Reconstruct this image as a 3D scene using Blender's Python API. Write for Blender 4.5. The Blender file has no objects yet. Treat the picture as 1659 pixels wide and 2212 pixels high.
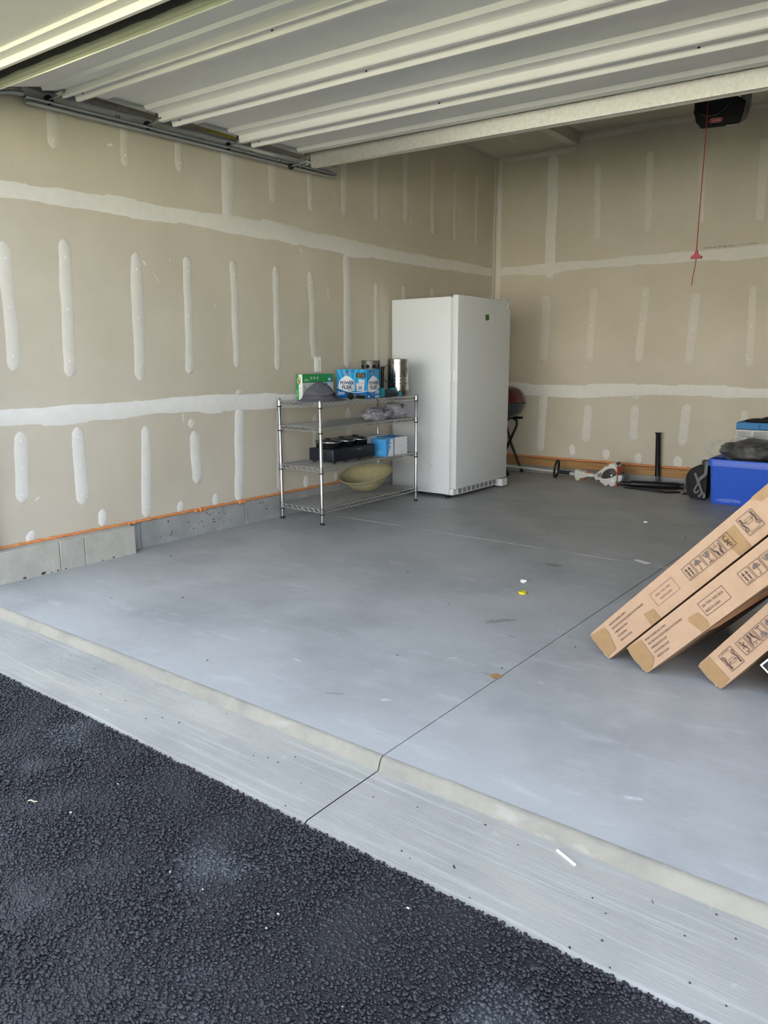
import bpy, bmesh, math, random
from mathutils import Vector, Matrix, noise

random.seed(7)
SC = bpy.context.scene
COL = SC.collection
R = math.radians
V = Vector

# ------------------------------------------------------------------ camera
cam_data = bpy.data.cameras.new('camera')
cam = bpy.data.objects.new('camera', cam_data)
COL.objects.link(cam)
cam_data.sensor_fit = 'HORIZONTAL'
cam_data.sensor_width = 36.0
cam_data.lens = 1640.25 * 36.0 / 1659.0
cam_data.clip_start = 0.02
rgt, upv, fwd = V((0.79367363, 0.60832651, -0.00458555)), V((-0.11647449, 0.15935204, 0.98032679)), V((-0.59708949, 0.77752543, -0.19732803))
mw = Matrix((rgt, upv, -fwd)).transposed().to_4x4()
mw.translation = V((4.22662, -2.17521, 1.21354))
cam.matrix_world = mw
SC.camera = cam

# ------------------------------------------------------------------ sky, sun, exposure
world = bpy.data.worlds.new('sky')
SC.world = world
world.use_nodes = True
wn = world.node_tree.nodes
sky = wn.new('ShaderNodeTexSky')
sky.sky_type = 'NISHITA'
sky.sun_disc = False
sky.sun_elevation = R(52)
sky.sun_rotation = R(20)
sky.air_density = 1.0
sky.dust_density = 2.5
sky.ozone_density = 1.0
wmix = wn.new('ShaderNodeMix')
wmix.data_type = 'RGBA'
wmix.inputs[0].default_value = 0.62
wmix.inputs[7].default_value = (5.6, 6.0, 6.5, 1)      # thin bright haze over the blue
world.node_tree.links.new(sky.outputs[0], wmix.inputs[6])
world.node_tree.links.new(wmix.outputs[2], wn['Background'].inputs[0])
wn['Background'].inputs[1].default_value = 0.205

sun_d = bpy.data.lights.new('sun', 'SUN')
sun_d.energy = 19.0
sun_d.angle = R(0.6)
sun_d.color = (1.0, 0.97, 0.93)
sun = bpy.data.objects.new('sun', sun_d)
COL.objects.link(sun)
# the sun stands behind the house, so the doorway lies in the house's own shade
sun.rotation_euler = V((-0.25, -1.0, -1.42)).to_track_quat('-Z', 'Y').to_euler()

SC.view_settings.view_transform = 'Standard'
SC.view_settings.look = 'None'
SC.view_settings.gamma = 1.0
SC.view_settings.use_curve_mapping = False
SC.view_settings.exposure = 1.56
SC.cycles.max_bounces = 10
SC.cycles.diffuse_bounces = 6
SC.cycles.sample_clamp_indirect = 6.0
SC.cycles.caustics_reflective = False
SC.cycles.caustics_refractive = False

# ------------------------------------------------------------------ materials
MATS = {}
def lin(c):
    return tuple(((x / 255.0) / 12.92 if x <= 10 else ((x / 255.0 + 0.055) / 1.055) ** 2.4) for x in c)

def mat(name, col, rough=0.6, metal=0.0, var=0.0, scale=8.0, bump=0.0, bscale=60.0, stretch=None, spec=0.5, coat=0.0, col2=None, alpha=1.0, trans=0.0, ior=1.45):
    """col is sRGB 0-255; var mixes towards col2 (or darker) by object-space noise"""
    if name in MATS:
        return MATS[name]
    m = bpy.data.materials.new(name)
    m.use_nodes = True
    nt = m.node_tree
    b = nt.nodes['Principled BSDF']
    c1 = lin(col)
    b.inputs['Roughness'].default_value = rough
    b.inputs['Metallic'].default_value = metal
    b.inputs['Specular IOR Level'].default_value = spec
    b.inputs['Coat Weight'].default_value = coat
    b.inputs['Alpha'].default_value = alpha
    b.inputs['Transmission Weight'].default_value = trans
    b.inputs['IOR'].default_value = ior
    b.inputs['Base Color'].default_value = (*c1, 1)
    tc = None
    if var or bump:
        tc = nt.nodes.new('ShaderNodeTexCoord')
        mp = nt.nodes.new('ShaderNodeMapping')
        if stretch:
            mp.inputs['Scale'].default_value = stretch
        nt.links.new(tc.outputs['Object'], mp.inputs[0])
    if var:
        n = nt.nodes.new('ShaderNodeTexNoise')
        n.inputs['Scale'].default_value = scale
        n.inputs['Detail'].default_value = 7
        n.inputs['Roughness'].default_value = 0.6
        nt.links.new(mp.outputs[0], n.inputs['Vector'])
        r = nt.nodes.new('ShaderNodeMapRange')
        r.inputs[1].default_value, r.inputs[2].default_value = 0.3, 0.7
        nt.links.new(n.outputs[0], r.inputs[0])
        mx = nt.nodes.new('ShaderNodeMix')
        mx.data_type = 'RGBA'
        c2 = lin(col2) if col2 else tuple(x * (1 - var) for x in c1)
        mx.inputs[6].default_value = (*c1, 1)
        mx.inputs[7].default_value = (*c2, 1)
        nt.links.new(r.outputs[0], mx.inputs[0])
        nt.links.new(mx.outputs[2], b.inputs['Base Color'])
    if bump:
        n2 = nt.nodes.new('ShaderNodeTexNoise')
        n2.inputs['Scale'].default_value = bscale
        n2.inputs['Detail'].default_value = 4
        nt.links.new(mp.outputs[0], n2.inputs['Vector'])
        bp = nt.nodes.new('ShaderNodeBump')
        bp.inputs['Strength'].default_value = bump
        bp.inputs['Distance'].default_value = 0.01
        nt.links.new(n2.outputs[0], bp.inputs['Height'])
        nt.links.new(bp.outputs[0], b.inputs['Normal'])
    MATS[name] = m
    return m

def flat(col, rough=0.6, metal=0.0, **k):
    return mat('paint_%d_%d_%d_%d_%d' % (*col, int(rough * 100), int(metal * 100)), col, rough, metal, **k)

# ------------------------------------------------------------------ shape helpers (each adds a shape to a bmesh)
def nb():
    return bmesh.new()

def box(bm, lo, hi, bev=0.0, seg=2):
    v = [bm.verts.new((x, y, z)) for x in (lo[0], hi[0]) for y in (lo[1], hi[1]) for z in (lo[2], hi[2])]
    fs = [(0, 1, 3, 2), (4, 6, 7, 5), (0, 4, 5, 1), (2, 3, 7, 6), (0, 2, 6, 4), (1, 5, 7, 3)]
    f = [bm.faces.new([v[i] for i in q]) for q in fs]
    if bev:
        es = list({e for x in f for e in x.edges})
        bmesh.ops.bevel(bm, geom=es, offset=bev, segments=seg, affect='EDGES', profile=0.5)
    return v

def frame_of(d):
    d = V(d).normalized()
    a = V((0, 0, 1)) if abs(d.z) < 0.9 else V((1, 0, 0))
    x = d.cross(a).normalized()
    return x, d.cross(x).normalized()

def tube(bm, pts, r, seg=8, caps=True, closed=False, squash=1.0):
    pts = [V(p) for p in pts]
    n = len(pts)
    rs = r if isinstance(r, (list, tuple)) else [r] * n
    rings = []
    x = None
    for i, p in enumerate(pts):
        if closed:
            d = pts[(i + 1) % n] - pts[i - 1]
        else:
            d = pts[min(i + 1, n - 1)] - pts[max(i - 1, 0)]
        d.normalize()
        if x is None:
            x, y = frame_of(d)
        else:
            x = (x - d * x.dot(d)).normalized()
            y = d.cross(x)
        rings.append([bm.verts.new(p + (x * math.cos(t) + y * math.sin(t) * squash) * rs[i]) for t in [2 * math.pi * k / seg for k in range(seg)]])
    m = n if closed else n - 1
    for i in range(m):
        a, b = rings[i], rings[(i + 1) % n]
        for k in range(seg):
            bm.faces.new((a[k], a[(k + 1) % seg], b[(k + 1) % seg], b[k]))
    if caps and not closed:
        bm.faces.new(rings[0][::-1])
        bm.faces.new(rings[-1])
    return rings

def lathe(bm, prof, c=(0, 0, 0), seg=32, M=None, sx=1.0, sy=1.0):
    """prof: (radius, height) pairs turned about the z axis at c"""
    rings = []
    for r, z in prof:
        if r < 1e-6:
            rings.append([V((0, 0, z))])
        else:
            rings.append([V((r * math.cos(t) * sx, r * math.sin(t) * sy, z)) for t in [2 * math.pi * k / seg for k in range(seg)]])
    vs = []
    for ring in rings:
        q = []
        for p in ring:
            if M:
                p = M @ p
            q.append(bm.verts.new(p + V(c)))
        vs.append(q)
    for a, b in zip(vs, vs[1:]):
        for k in range(seg):
            if len(a) == 1 and len(b) == 1:
                continue
            if len(a) == 1:
                bm.faces.new((a[0], b[(k + 1) % seg], b[k]))
            elif len(b) == 1:
                bm.faces.new((a[k], a[(k + 1) % seg], b[0]))
            else:
                bm.faces.new((a[k], a[(k + 1) % seg], b[(k + 1) % seg], b[k]))

def prism(bm, poly, d0, d1, bev=0.0):
    """poly: 3D points of one face, offsets d0 and d1 are vectors to both ends"""
    a = [bm.verts.new(V(p) + V(d0)) for p in poly]
    b = [bm.verts.new(V(p) + V(d1)) for p in poly]
    n = len(poly)
    f = [bm.faces.new(a[::-1]), bm.faces.new(b)]
    for i in range(n):
        f.append(bm.faces.new((a[i], a[(i + 1) % n], b[(i + 1) % n], b[i])))
    if bev:
        es = list({e for q in f[:2] for e in q.edges})
        bmesh.ops.bevel(bm, geom=es, offset=bev, segments=3, affect='EDGES', profile=0.5)

def extrude_x(bm, prof, x0, x1, tilt=None, n=1, caps=True):
    """prof: (y, z) polyline swept from x0 to x1, tilt(x) is added to z"""
    cols = []
    for i in range(n + 1):
        x = x0 + (x1 - x0) * i / n
        dz = tilt(x) if tilt else 0.0
        cols.append([bm.verts.new((x, y, z + dz)) for y, z in prof])
    for a, b in zip(cols, cols[1:]):
        for k in range(len(prof) - 1):
            bm.faces.new((a[k], a[k + 1], b[k + 1], b[k]))
    return cols

def sheet(bm, th):
    """gives an open sheet thickness"""
    bmesh.ops.recalc_face_normals(bm, faces=bm.faces)
    bmesh.ops.solidify(bm, geom=list(bm.faces), thickness=th)

def ribbon(bm, pts, w, th=0.002, wd=(0, 0, 1)):
    pts = [V(p) for p in pts]
    prev = None
    n = len(pts)
    for i, p in enumerate(pts):
        d = (pts[min(i + 1, n - 1)] - pts[max(i - 1, 0)]).normalized()
        nn = V((0, 1, 0))
        s = d.cross(nn).normalized() * w / 2
        q = [bm.verts.new(p + s), bm.verts.new(p - s), bm.verts.new(p - s + nn * th), bm.verts.new(p + s + nn * th)]
        if prev:
            for k in range(4):
                bm.faces.new((prev[k], prev[(k + 1) % 4], q[(k + 1) % 4], q[k]))
        else:
            bm.faces.new(q)
        prev = q
    bm.faces.new(prev[::-1])

def blob(bm, c, r, sub=3, amp=0.2, fr=3.0, seed=0.0, flat_z=None):
    g = bmesh.ops.create_icosphere(bm, subdivisions=sub, radius=1.0)
    for v in g['verts']:
        d = v.co.normalized()
        k = 1 + amp * noise.noise(d * fr + V((seed, seed * 2.1, 0))) + amp * 0.5 * noise.noise(d * fr * 2.7 + V((0, seed, seed)))
        v.co = V((d.x * r[0] * k, d.y * r[1] * k, d.z * r[2] * k)) + V(c)
        if flat_z is not None and v.co.z < flat_z:
            v.co.z = flat_z
    return g['verts']

def obj(name, bm, material, parent=None, smooth=False, normals=True):
    if normals:
        bmesh.ops.recalc_face_normals(bm, faces=bm.faces)
    me = bpy.data.meshes.new(name)
    if parent is not None:
        bm.transform(WORLD[parent.name].inverted())
    bm.to_mesh(me)
    bm.free()
    for m in (material if isinstance(material, list) else [material]):
        me.materials.append(m)
    if smooth:
        for p in me.polygons:
            p.use_smooth = True
        if smooth != 2:
            try:
                me.set_sharp_from_angle(angle=R(40))
            except Exception:
                pass
    o = bpy.data.objects.new(name, me)
    COL.objects.link(o)
    if parent is not None:
        o.parent = parent
        WORLD[o.name] = WORLD[parent.name].copy()
    else:
        WORLD[o.name] = Matrix.Identity(4)
    return o

WORLD = {}
def thing(name, label, cat, loc, rotz=0.0, group=None):
    o = bpy.data.objects.new(name, None)
    o.empty_display_size = 0.1
    COL.objects.link(o)
    o.location = loc
    o.rotation_euler = (0, 0, rotz)
    WORLD[o.name] = Matrix.Translation(V(loc)) @ Matrix.Rotation(rotz, 4, 'Z')
    tag(o, label, cat, group)
    return o

def tag(o, label, cat, group=None):
    o['label'] = label
    o['category'] = cat
    if group:
        o['group'] = group
    return o

def struct(name, bm, m, parent=None, label=None, smooth=False):
    o = obj(name, bm, m, parent, smooth)
    if parent is None:
        o['kind'] = 'structure'
    if label:
        o['label'] = label
    return o

def set_origin(o, loc):
    """moves a top-level mesh's origin to its base"""
    o.data.transform(Matrix.Translation(-V(loc)))
    o.location = loc
    WORLD[o.name] = Matrix.Translation(V(loc))
    return o

def soften(pts, n=2, closed=True):
    """corner cutting: rounds a coarse outline"""
    for _ in range(n):
        q = [] if closed else [pts[0]]
        for a, c in zip(pts, pts[1:] + (pts[:1] if closed else [])):
            q += [tuple(x * 0.75 + y * 0.25 for x, y in zip(a, c)), tuple(x * 0.25 + y * 0.75 for x, y in zip(a, c))]
        pts = q if closed else q + [pts[-1]]
    return pts

class Print:
    """flat print on a face: origin o, axes u and v, outward normal n; every call lays one shape in one colour"""
    def __init__(self, o, u, v, n, lift=0.0006):
        self.o, self.u, self.v, self.n = V(o), V(u).normalized(), V(v).normalized(), V(n).normalized()
        self.bm, self.m, self.lift = nb(), [], lift
    def _m(self, col, rough):
        m = col if not isinstance(col, tuple) else flat(col, rough)
        if m not in self.m:
            self.m.append(m)
        return self.m.index(m)
    def P(self, a, b):
        return self.o + self.u * a + self.v * b + self.n * self.lift
    def poly(self, pts, col, rough=0.6):
        i = self._m(col, rough)
        f = self.bm.faces.new([self.bm.verts.new(self.P(*p)) for p in pts])
        f.material_index = i
        f.normal_update()
        if f.normal.dot(self.n) < 0:
            f.normal_flip()
        self.lift += 0.00006
    def rect(self, a0, b0, a1, b1, col, rough=0.6):
        self.poly([(a0, b0), (a1, b0), (a1, b1), (a0, b1)], col, rough)
    def disc(self, a, b, r, col, ry=None, n=20, rough=0.6):
        self.poly([(a + r * math.cos(2 * math.pi * k / n), b + (ry or r) * math.sin(2 * math.pi * k / n)) for k in range(n)], col, rough)
    def line(self, pts, w, col, closed=False):
        q = list(pts) + ([pts[0]] if closed else [])
        for (a, b), (c, d) in zip(q, q[1:]):
            l = math.hypot(c - a, d - b) or 1e-9
            x, y = -(d - b) / l * w / 2, (c - a) / l * w / 2
            ex, ey = (c - a) / l * w * 0.3, (d - b) / l * w * 0.3
            self.poly([(a + x - ex, b + y - ey), (a - x - ex, b - y - ey), (c - x + ex, d - y + ey), (c + x + ex, d + y + ey)], col)
    def text(self, s, a, b, h, col, w=None, rot=0.0, align='LEFT', bold=0.0):
        cu = bpy.data.curves.new('lettering', 'FONT')
        cu.body, cu.size, cu.align_x = s, 1.0, align
        cu.resolution_u = 2
        cu.offset = bold
        o = bpy.data.objects.new('lettering', cu)
        me = o.to_mesh()
        i = self._m(col, 0.6)
        xs = [v.co.x for v in me.vertices] or [0, 1]
        k = h / 0.72
        kx = k if w is None else w / (max(xs) - min(xs) + 1e-9)
        cr, sr = math.cos(rot), math.sin(rot)
        vs = []
        for v in me.vertices:
            x, y = v.co.x * kx, v.co.y * k
            vs.append(self.bm.verts.new(self.P(a + x * cr - y * sr, b + x * sr + y * cr)))
        for p in me.polygons:
            try:
                f = self.bm.faces.new([vs[j] for j in p.vertices])
            except ValueError:
                continue
            f.material_index = i
            f.normal_update()
            if f.normal.dot(self.n) < 0:
                f.normal_flip()
        o.to_mesh_clear()
        bpy.data.objects.remove(o)
        bpy.data.curves.remove(cu)
        self.lift += 0.00006
    def done(self, name, parent):
        return obj(name, self.bm, self.m, parent, normals=False)

# ------------------------------------------------------------------ shared materials
M_WALL = mat('drywall_paper', (204, 198, 185), 0.85, var=0.10, scale=1.6, col2=(192, 185, 170), bump=0.05, bscale=220)
M_CEIL = M_WALL
def worn(name, layers, rough, bump, bscale, spec=0.4, bstretch=(1, 1, 1)):
    """several noise layers over one another: (colour, scale, stretch, low, high, strength); the first colour is the base"""
    m = bpy.data.materials.new(name); m.use_nodes = True
    nt = m.node_tree; b = nt.nodes['Principled BSDF']
    b.inputs['Roughness'].default_value = rough; b.inputs['Specular IOR Level'].default_value = spec
    tc = nt.nodes.new('ShaderNodeTexCoord')
    prev = None
    for k, (col, sc, st, lo, hi, amt) in enumerate(layers):
        if prev is None:
            rgb = nt.nodes.new('ShaderNodeRGB'); rgb.outputs[0].default_value = (*lin(col), 1); prev = rgb.outputs[0]; continue
        mp = nt.nodes.new('ShaderNodeMapping'); mp.inputs['Scale'].default_value = st; mp.inputs['Location'].default_value = (k * 3.7, k * 1.9, 0)
        mp.inputs['Rotation'].default_value = (0, 0, 0.35 * k if st[0] != 1 and sc < 20 and bstretch == (1, 1, 1) else 0)
        nt.links.new(tc.outputs['Object'], mp.inputs[0])
        n = nt.nodes.new('ShaderNodeTexNoise'); n.inputs['Scale'].default_value = sc; n.inputs['Detail'].default_value = 6; n.inputs['Roughness'].default_value = 0.62
        nt.links.new(mp.outputs[0], n.inputs['Vector'])
        r = nt.nodes.new('ShaderNodeMapRange'); r.inputs[1].default_value, r.inputs[2].default_value, r.inputs[4].default_value = lo, hi, amt
        nt.links.new(n.outputs[0], r.inputs[0])
        mx = nt.nodes.new('ShaderNodeMix'); mx.data_type = 'RGBA'; mx.inputs[7].default_value = (*lin(col), 1)
        nt.links.new(r.outputs[0], mx.inputs[0]); nt.links.new(prev, mx.inputs[6]); prev = mx.outputs[2]
    nt.links.new(prev, b.inputs['Base Color'])
    mp = nt.nodes.new('ShaderNodeMapping'); mp.inputs['Scale'].default_value = bstretch; nt.links.new(tc.outputs['Object'], mp.inputs[0])
    n = nt.nodes.new('ShaderNodeTexNoise'); n.inputs['Scale'].default_value = bscale; n.inputs['Detail'].default_value = 5; nt.links.new(mp.outputs[0], n.inputs['Vector'])
    bp = nt.nodes.new('ShaderNodeBump'); bp.inputs['Strength'].default_value = bump; bp.inputs['Distance'].default_value = 0.01
    nt.links.new(n.outputs[0], bp.inputs['Height']); nt.links.new(bp.outputs[0], b.inputs['Normal'])
    MATS[name] = m
    return m
M_CONC = worn('slab_concrete', [((166, 169, 172), 0, 0, 0, 0, 0), ((141, 144, 147), 1.7, (1, 1, 1), 0.42, 0.68, 0.8), ((184, 188, 193), 3.2, (1, 3.2, 1), 0.56, 0.72, 0.55),
    ((146, 148, 148), 7.0, (1, 5.0, 1), 0.60, 0.74, 0.5), ((200, 203, 206), 26.0, (1, 2.2, 1), 0.68, 0.76, 0.6), ((128, 130, 131), 90.0, (1, 1, 1), 0.66, 0.76, 0.5)], 0.5, 0.12, 24)
M_FOUND = mat('foundation_concrete', (186, 185, 177), 0.85, var=0.2, scale=7, col2=(164, 164, 157), bump=0.35, bscale=45)
M_WOOD = mat('sill_wood', (182, 144, 98), 0.7, var=0.3, scale=6, col2=(146, 106, 62), stretch=(0.6, 8, 14))
M_FOAM = mat('orange_foam', (222, 156, 104), 0.7, var=0.3, scale=40, col2=(204, 126, 74))
M_DOOR = mat('door_steel_white', (226, 226, 224), 0.42, var=0.06, scale=5)
M_GALV = mat('galvanized_steel', (236, 234, 228), 0.32, 0.85, var=0.15, scale=45, col2=(214, 213, 208))
M_RUBBER = mat('black_rubber', (20, 21, 22), 0.75, var=0.25, scale=40, spec=0.25, bump=0.2, bscale=60)
M_BLACK = mat('black_plastic', (20, 21, 23), 0.38)
M_BLACKM = mat('black_matte', (18, 18, 20), 0.7, bump=0.1, bscale=120)
M_CHROME = mat('chrome_wire', (196, 197, 198), 0.22, 1.0)
M_WIRE = mat('wire_steel', (192, 194, 194), 0.32, 0.8)
M_FRIDGE = mat('white_enamel', (216, 221, 228), 0.32, bump=0.04, bscale=260)
M_FRIDGE_P = mat('white_plastic', (216, 220, 224), 0.45)
M_CARD = mat('kraft_cardboard', (170, 143, 120), 0.8, var=0.12, scale=14, col2=(161, 133, 109), bump=0.05, bscale=120)
M_TAPE = mat('tan_packing_tape', (150, 121, 86), 0.25, var=0.14, scale=30, coat=0.3)
M_BLUE = mat('blue_tote_plastic', (60, 106, 226), 0.38, var=0.06, scale=6)

# ------------------------------------------------------------------ measured outlines (metres)
LEFT_STRIPS = [
    (0.337, 2.781, 0.322, 2.371, 0.072, 0.35),
    (0.793, 2.903, 0.78, 2.363, 0.061, 0.4),
    (1.185, 2.875, 1.181, 2.402, 0.062, 0.4),
    (1.607, 2.979, 1.578, 2.148, 0.112, 0.6),
    (2.025, 3.083, 2.009, 2.342, 0.07, 0.4),
    (2.424, 3.182, 2.42, 2.336, 0.073, 0.45),
    (2.824, 3.112, 2.818, 2.356, 0.075, 0.4),
    (3.229, 3.097, 3.247, 2.373, 0.076, 0.4),
    (3.665, 3.115, 3.674, 2.409, 0.084, 0.4),
    (4.097, 3.045, 4.107, 2.374, 0.07, 0.35),
    (4.491, 3.02, 4.5, 2.355, 0.067, 0.3),
    (4.901, 3.041, 4.909, 2.347, 0.073, 0.3),
    (-0.012, 1.847, -0.027, 1.155, 0.074, 0.6),
    (0.339, 1.896, 0.303, 1.117, 0.078, 0.55),
    (0.813, 1.871, 0.78, 1.084, 0.085, 0.65),
    (1.204, 1.888, 1.179, 1.121, 0.069, 0.6),
    (1.606, 1.896, 1.598, 1.156, 0.065, 0.6),
    (2.022, 1.899, 2.007, 1.134, 0.068, 0.55),
    (2.4, 1.894, 2.42, 1.219, 0.075, 0.5),
    (2.847, 2.078, 2.839, 1.141, 0.102, 0.6),
    (3.235, 1.868, 3.227, 1.157, 0.066, 0.4),
    (3.646, 1.882, 3.646, 1.735, 0.072, 0.35),
    (4.106, 1.88, 4.108, 1.761, 0.072, 0.3),
    (-0.024, 0.824, -0.056, 0.421, 0.077, 0.75),
    (0.321, 0.825, 0.312, 0.353, 0.081, 0.75),
    (0.8, 0.797, 0.757, 0.197, 0.074, 0.8),
    (1.188, 0.737, 1.191, 0.366, 0.088, 0.75),
    (1.609, 0.874, 1.566, 0.184, 0.09, 0.95),
    (2.009, 0.853, 1.995, 0.204, 0.065, 0.6),
    (2.416, 0.776, 2.406, 0.474, 0.067, 0.45),
    (2.844, 0.81, 2.835, 0.392, 0.08, 0.45),
    (-0.048, 0.18, -0.003, 0.246, 0.046, 0.9),
    (0.443, 0.304, 0.436, 0.195, 0.057, 0.9),
    (1.013, 0.196, 1.057, 0.264, 0.054, 0.8),
    (1.352, 0.274, 1.341, 0.177, 0.063, 0.85),
    (2.295, 0.296, 2.291, 0.178, 0.076, 0.7),
    (2.661, 0.279, 2.659, 0.2, 0.072, 0.6),
    (1.162, 0.818, 1.173, 0.754, 0.063, 0.6),
    (1.594, 1.001, 1.617, 0.94, 0.089, 0.5),
]
LEFT_BANDS = [
    ([(-0.286, 2.104, 0.071), (-0.007, 2.107, 0.078), (0.362, 2.12, 0.091), (0.787, 2.128, 0.097), (1.169, 2.135, 0.086), (1.557, 2.136, 0.116), (1.92, 2.142, 0.122), (2.299, 2.131, 0.108), (2.848, 2.122, 0.131), (3.283, 2.119, 0.1), (3.827, 2.113, 0.098), (4.48, 2.118, 0.096), (5.235, 2.118, 0.085)], 0.75),
    ([(-0.421, 0.903, 0.086), (-0.132, 0.906, 0.083), (0.249, 0.904, 0.108), (0.624, 0.905, 0.095), (0.862, 0.916, 0.098), (1.138, 0.92, 0.106), (1.598, 0.911, 0.12), (2.097, 0.899, 0.107), (2.642, 0.889, 0.099), (3.851, 0.881, 0.105), (5.272, 0.887, 0.111)], 1.0),
]
BACK_STRIPS = [
    (0.631, 3.223, 0.636, 2.026, 0.112, 0.55),
    (1.099, 3.089, 1.129, 2.356, 0.061, 0.45),
    (1.601, 3.093, 1.622, 2.368, 0.065, 0.45),
    (2.07, 3.077, 2.097, 2.393, 0.056, 0.4),
    (2.572, 3.048, 2.591, 2.361, 0.066, 0.45),
    (0.612, 1.867, 0.598, 1.176, 0.1, 0.25),
    (1.119, 1.906, 1.103, 1.171, 0.073, 0.25),
    (1.64, 1.889, 1.609, 1.171, 0.072, 0.25),
    (2.1, 1.808, 2.09, 1.14, 0.079, 0.3),
    (2.59, 1.848, 2.606, 1.121, 0.061, 0.3),
    (0.621, 0.849, 0.598, 0.217, 0.086, 0.65),
    (1.12, 0.753, 1.109, 0.363, 0.085, 0.5),
    (1.597, 0.759, 1.605, 0.403, 0.078, 0.5),
    (2.095, 0.784, 2.076, 0.392, 0.081, 0.5),
    (2.602, 0.749, 2.596, 0.434, 0.062, 0.3),
    (1.596, 0.863, 1.599, 0.8, 0.101, 0.4),
    (0.964, 0.33, 0.974, 0.209, 0.062, 0.75),
    (1.33, 0.306, 1.336, 0.198, 0.073, 0.8),
    (1.663, 0.292, 1.67, 0.181, 0.074, 0.8),
    (2.044, 0.287, 2.053, 0.167, 0.078, 0.8),
]
BACK_BANDS = [
    ([(0.008, 2.119, 0.067), (0.648, 2.121, 0.091), (1.188, 2.125, 0.079), (1.558, 2.127, 0.089), (2.145, 2.121, 0.089), (2.678, 2.124, 0.1), (3.17, 2.126, 0.096)], 0.6),
    ([(-0.011, 0.906, 0.101), (0.208, 0.9, 0.11), (0.599, 0.878, 0.126), (1.009, 0.877, 0.122), (1.459, 0.9, 0.113), (1.809, 0.912, 0.097), (2.191, 0.907, 0.09), (2.784, 0.899, 0.081), (3.291, 0.887, 0.078)], 0.75),
    ([(0.004, 3.244, 0.054), (0.45, 3.225, 0.048), (0.875, 3.232, 0.055)], 0.45),
    ([(0.9, 3.308, 0.059), (1.566, 3.313, 0.052), (1.977, 3.314, 0.046), (2.575, 3.3, 0.044), (3.056, 3.282, 0.042)], 0.45),
]
TRIM_HANDLE = [(1.14, 0.098), (1.157, 0.122), (1.194, 0.123), (1.233, 0.092), (1.298, 0.094), (1.359, 0.095), (1.363, 0.058), (1.3, 0.064), (1.246, 0.066), (1.208, 0.018), (1.175, 0.006), (1.149, 0.031)]
TRIM_BODY = [(1.379, 0.103), (1.452, 0.146), (1.504, 0.2), (1.542, 0.218), (1.584, 0.231), (1.604, 0.212), (1.608, 0.144), (1.611, 0.083), (1.608, 0.014), (1.578, -0.003), (1.546, -0.003), (1.502, 0.019), (1.41, 0.032), (1.383, 0.066)]
TRIM_DARK = [(1.462, 0.071), (1.466, 0.105), (1.487, 0.141), (1.529, 0.171), (1.583, 0.178), (1.608, 0.144), (1.61, 0.114), (1.572, 0.091), (1.511, 0.07)]
TRIM_ORANGE = [(1.582, 0.191), (1.609, 0.189), (1.618, 0.16), (1.613, 0.114), (1.593, 0.158)]
TRIM_FOOT = [(1.58, 0.018), (1.615, 0.024), (1.612, 0.001), (1.585, -0.005)]
TRIM_TANK = [(1.606, 0.109), (1.647, 0.113), (1.647, 0.069), (1.633, 0.045), (1.603, 0.038), (1.604, 0.072)]
TRIM_TRIG = [(1.211, 0.033), (1.231, 0.039), (1.255, 0.005), (1.241, 0.016)]
TRIM_RED = [(1.22, 0.105), (1.297, 0.105), (1.298, 0.096), (1.233, 0.092)]
BAG_OUT = [(2.334, 0.099), (2.322, 0.177), (2.333, 0.227), (2.367, 0.274), (2.407, 0.297), (2.46, 0.308), (2.49, 0.349), (2.515, 0.351), (2.541, 0.005), (2.462, 0.006), (2.428, 0.02), (2.374, 0.009), (2.346, 0.038)]
STRAP1 = [(2.49, 0.342), (2.501, 0.305), (2.513, 0.28), (2.491, 0.231), (2.448, 0.192), (2.43, 0.16)]
STRAP2 = [(2.402, 0.236), (2.417, 0.202), (2.443, 0.153), (2.463, 0.102), (2.478, 0.069), (2.448, 0.035)]
STRAP3 = [(2.435, 0.152), (2.417, 0.115), (2.405, 0.079), (2.425, 0.063), (2.452, 0.092)]
STRAP4 = [(2.478, 0.069), (2.513, 0.042), (2.555, 0.025)]
# ================================================================== SETTING
L = 5.3115                      # back wall
def tilt(x):                    # the raised door and the ceiling run slightly out of level towards the right
    return -0.024 * (x - 0.25)

# ---- floor: four slabs divided by the saw cut and the cold joint
XJ, YJ, YU, YL, YA, ZL = 2.8967, 2.2629, -0.4618, -0.482, -0.823, -0.0404
XR = 5.75
bm = nb()
box(bm, (-0.3, YU + 0.01, -0.25), (XR + 0.2, L + 0.3, -0.012))
floor = struct('floor', bm, mat('joint_dirt', (88, 88, 86), 0.9))
def slab_edge(bm, x0, x1, y0, y1):
    # slab whose front edge rounds over into the step
    prof = [(y1, -0.02), (y1, 0.0), (y0 + 0.013, 0.0), (y0 + 0.007, -0.001), (y0 + 0.001, -0.004), (y0 - 0.005, -0.012), (y0 - 0.013, ZL + 0.006), (y0 - 0.019, ZL - 0.002), (y0 - 0.019, ZL - 0.03)]
    n = 60
    cols = []
    for i in range(n + 1):
        x = x0 + (x1 - x0) * i / n
        w = 0.0035 * noise.noise(V((x * 4, 0, 3))) + 0.0018 * noise.noise(V((x * 17, 5, 3)))
        cols.append([bm.verts.new((x, y + (w if k > 1 else 0), z)) for k, (y, z) in enumerate(prof)])
    for a, b in zip(cols, cols[1:]):
        for k in range(len(prof) - 1):
            bm.faces.new((a[k], a[k + 1], b[k + 1], b[k]))
    bm.faces.new(cols[0]); bm.faces.new(cols[-1][::-1])
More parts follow.
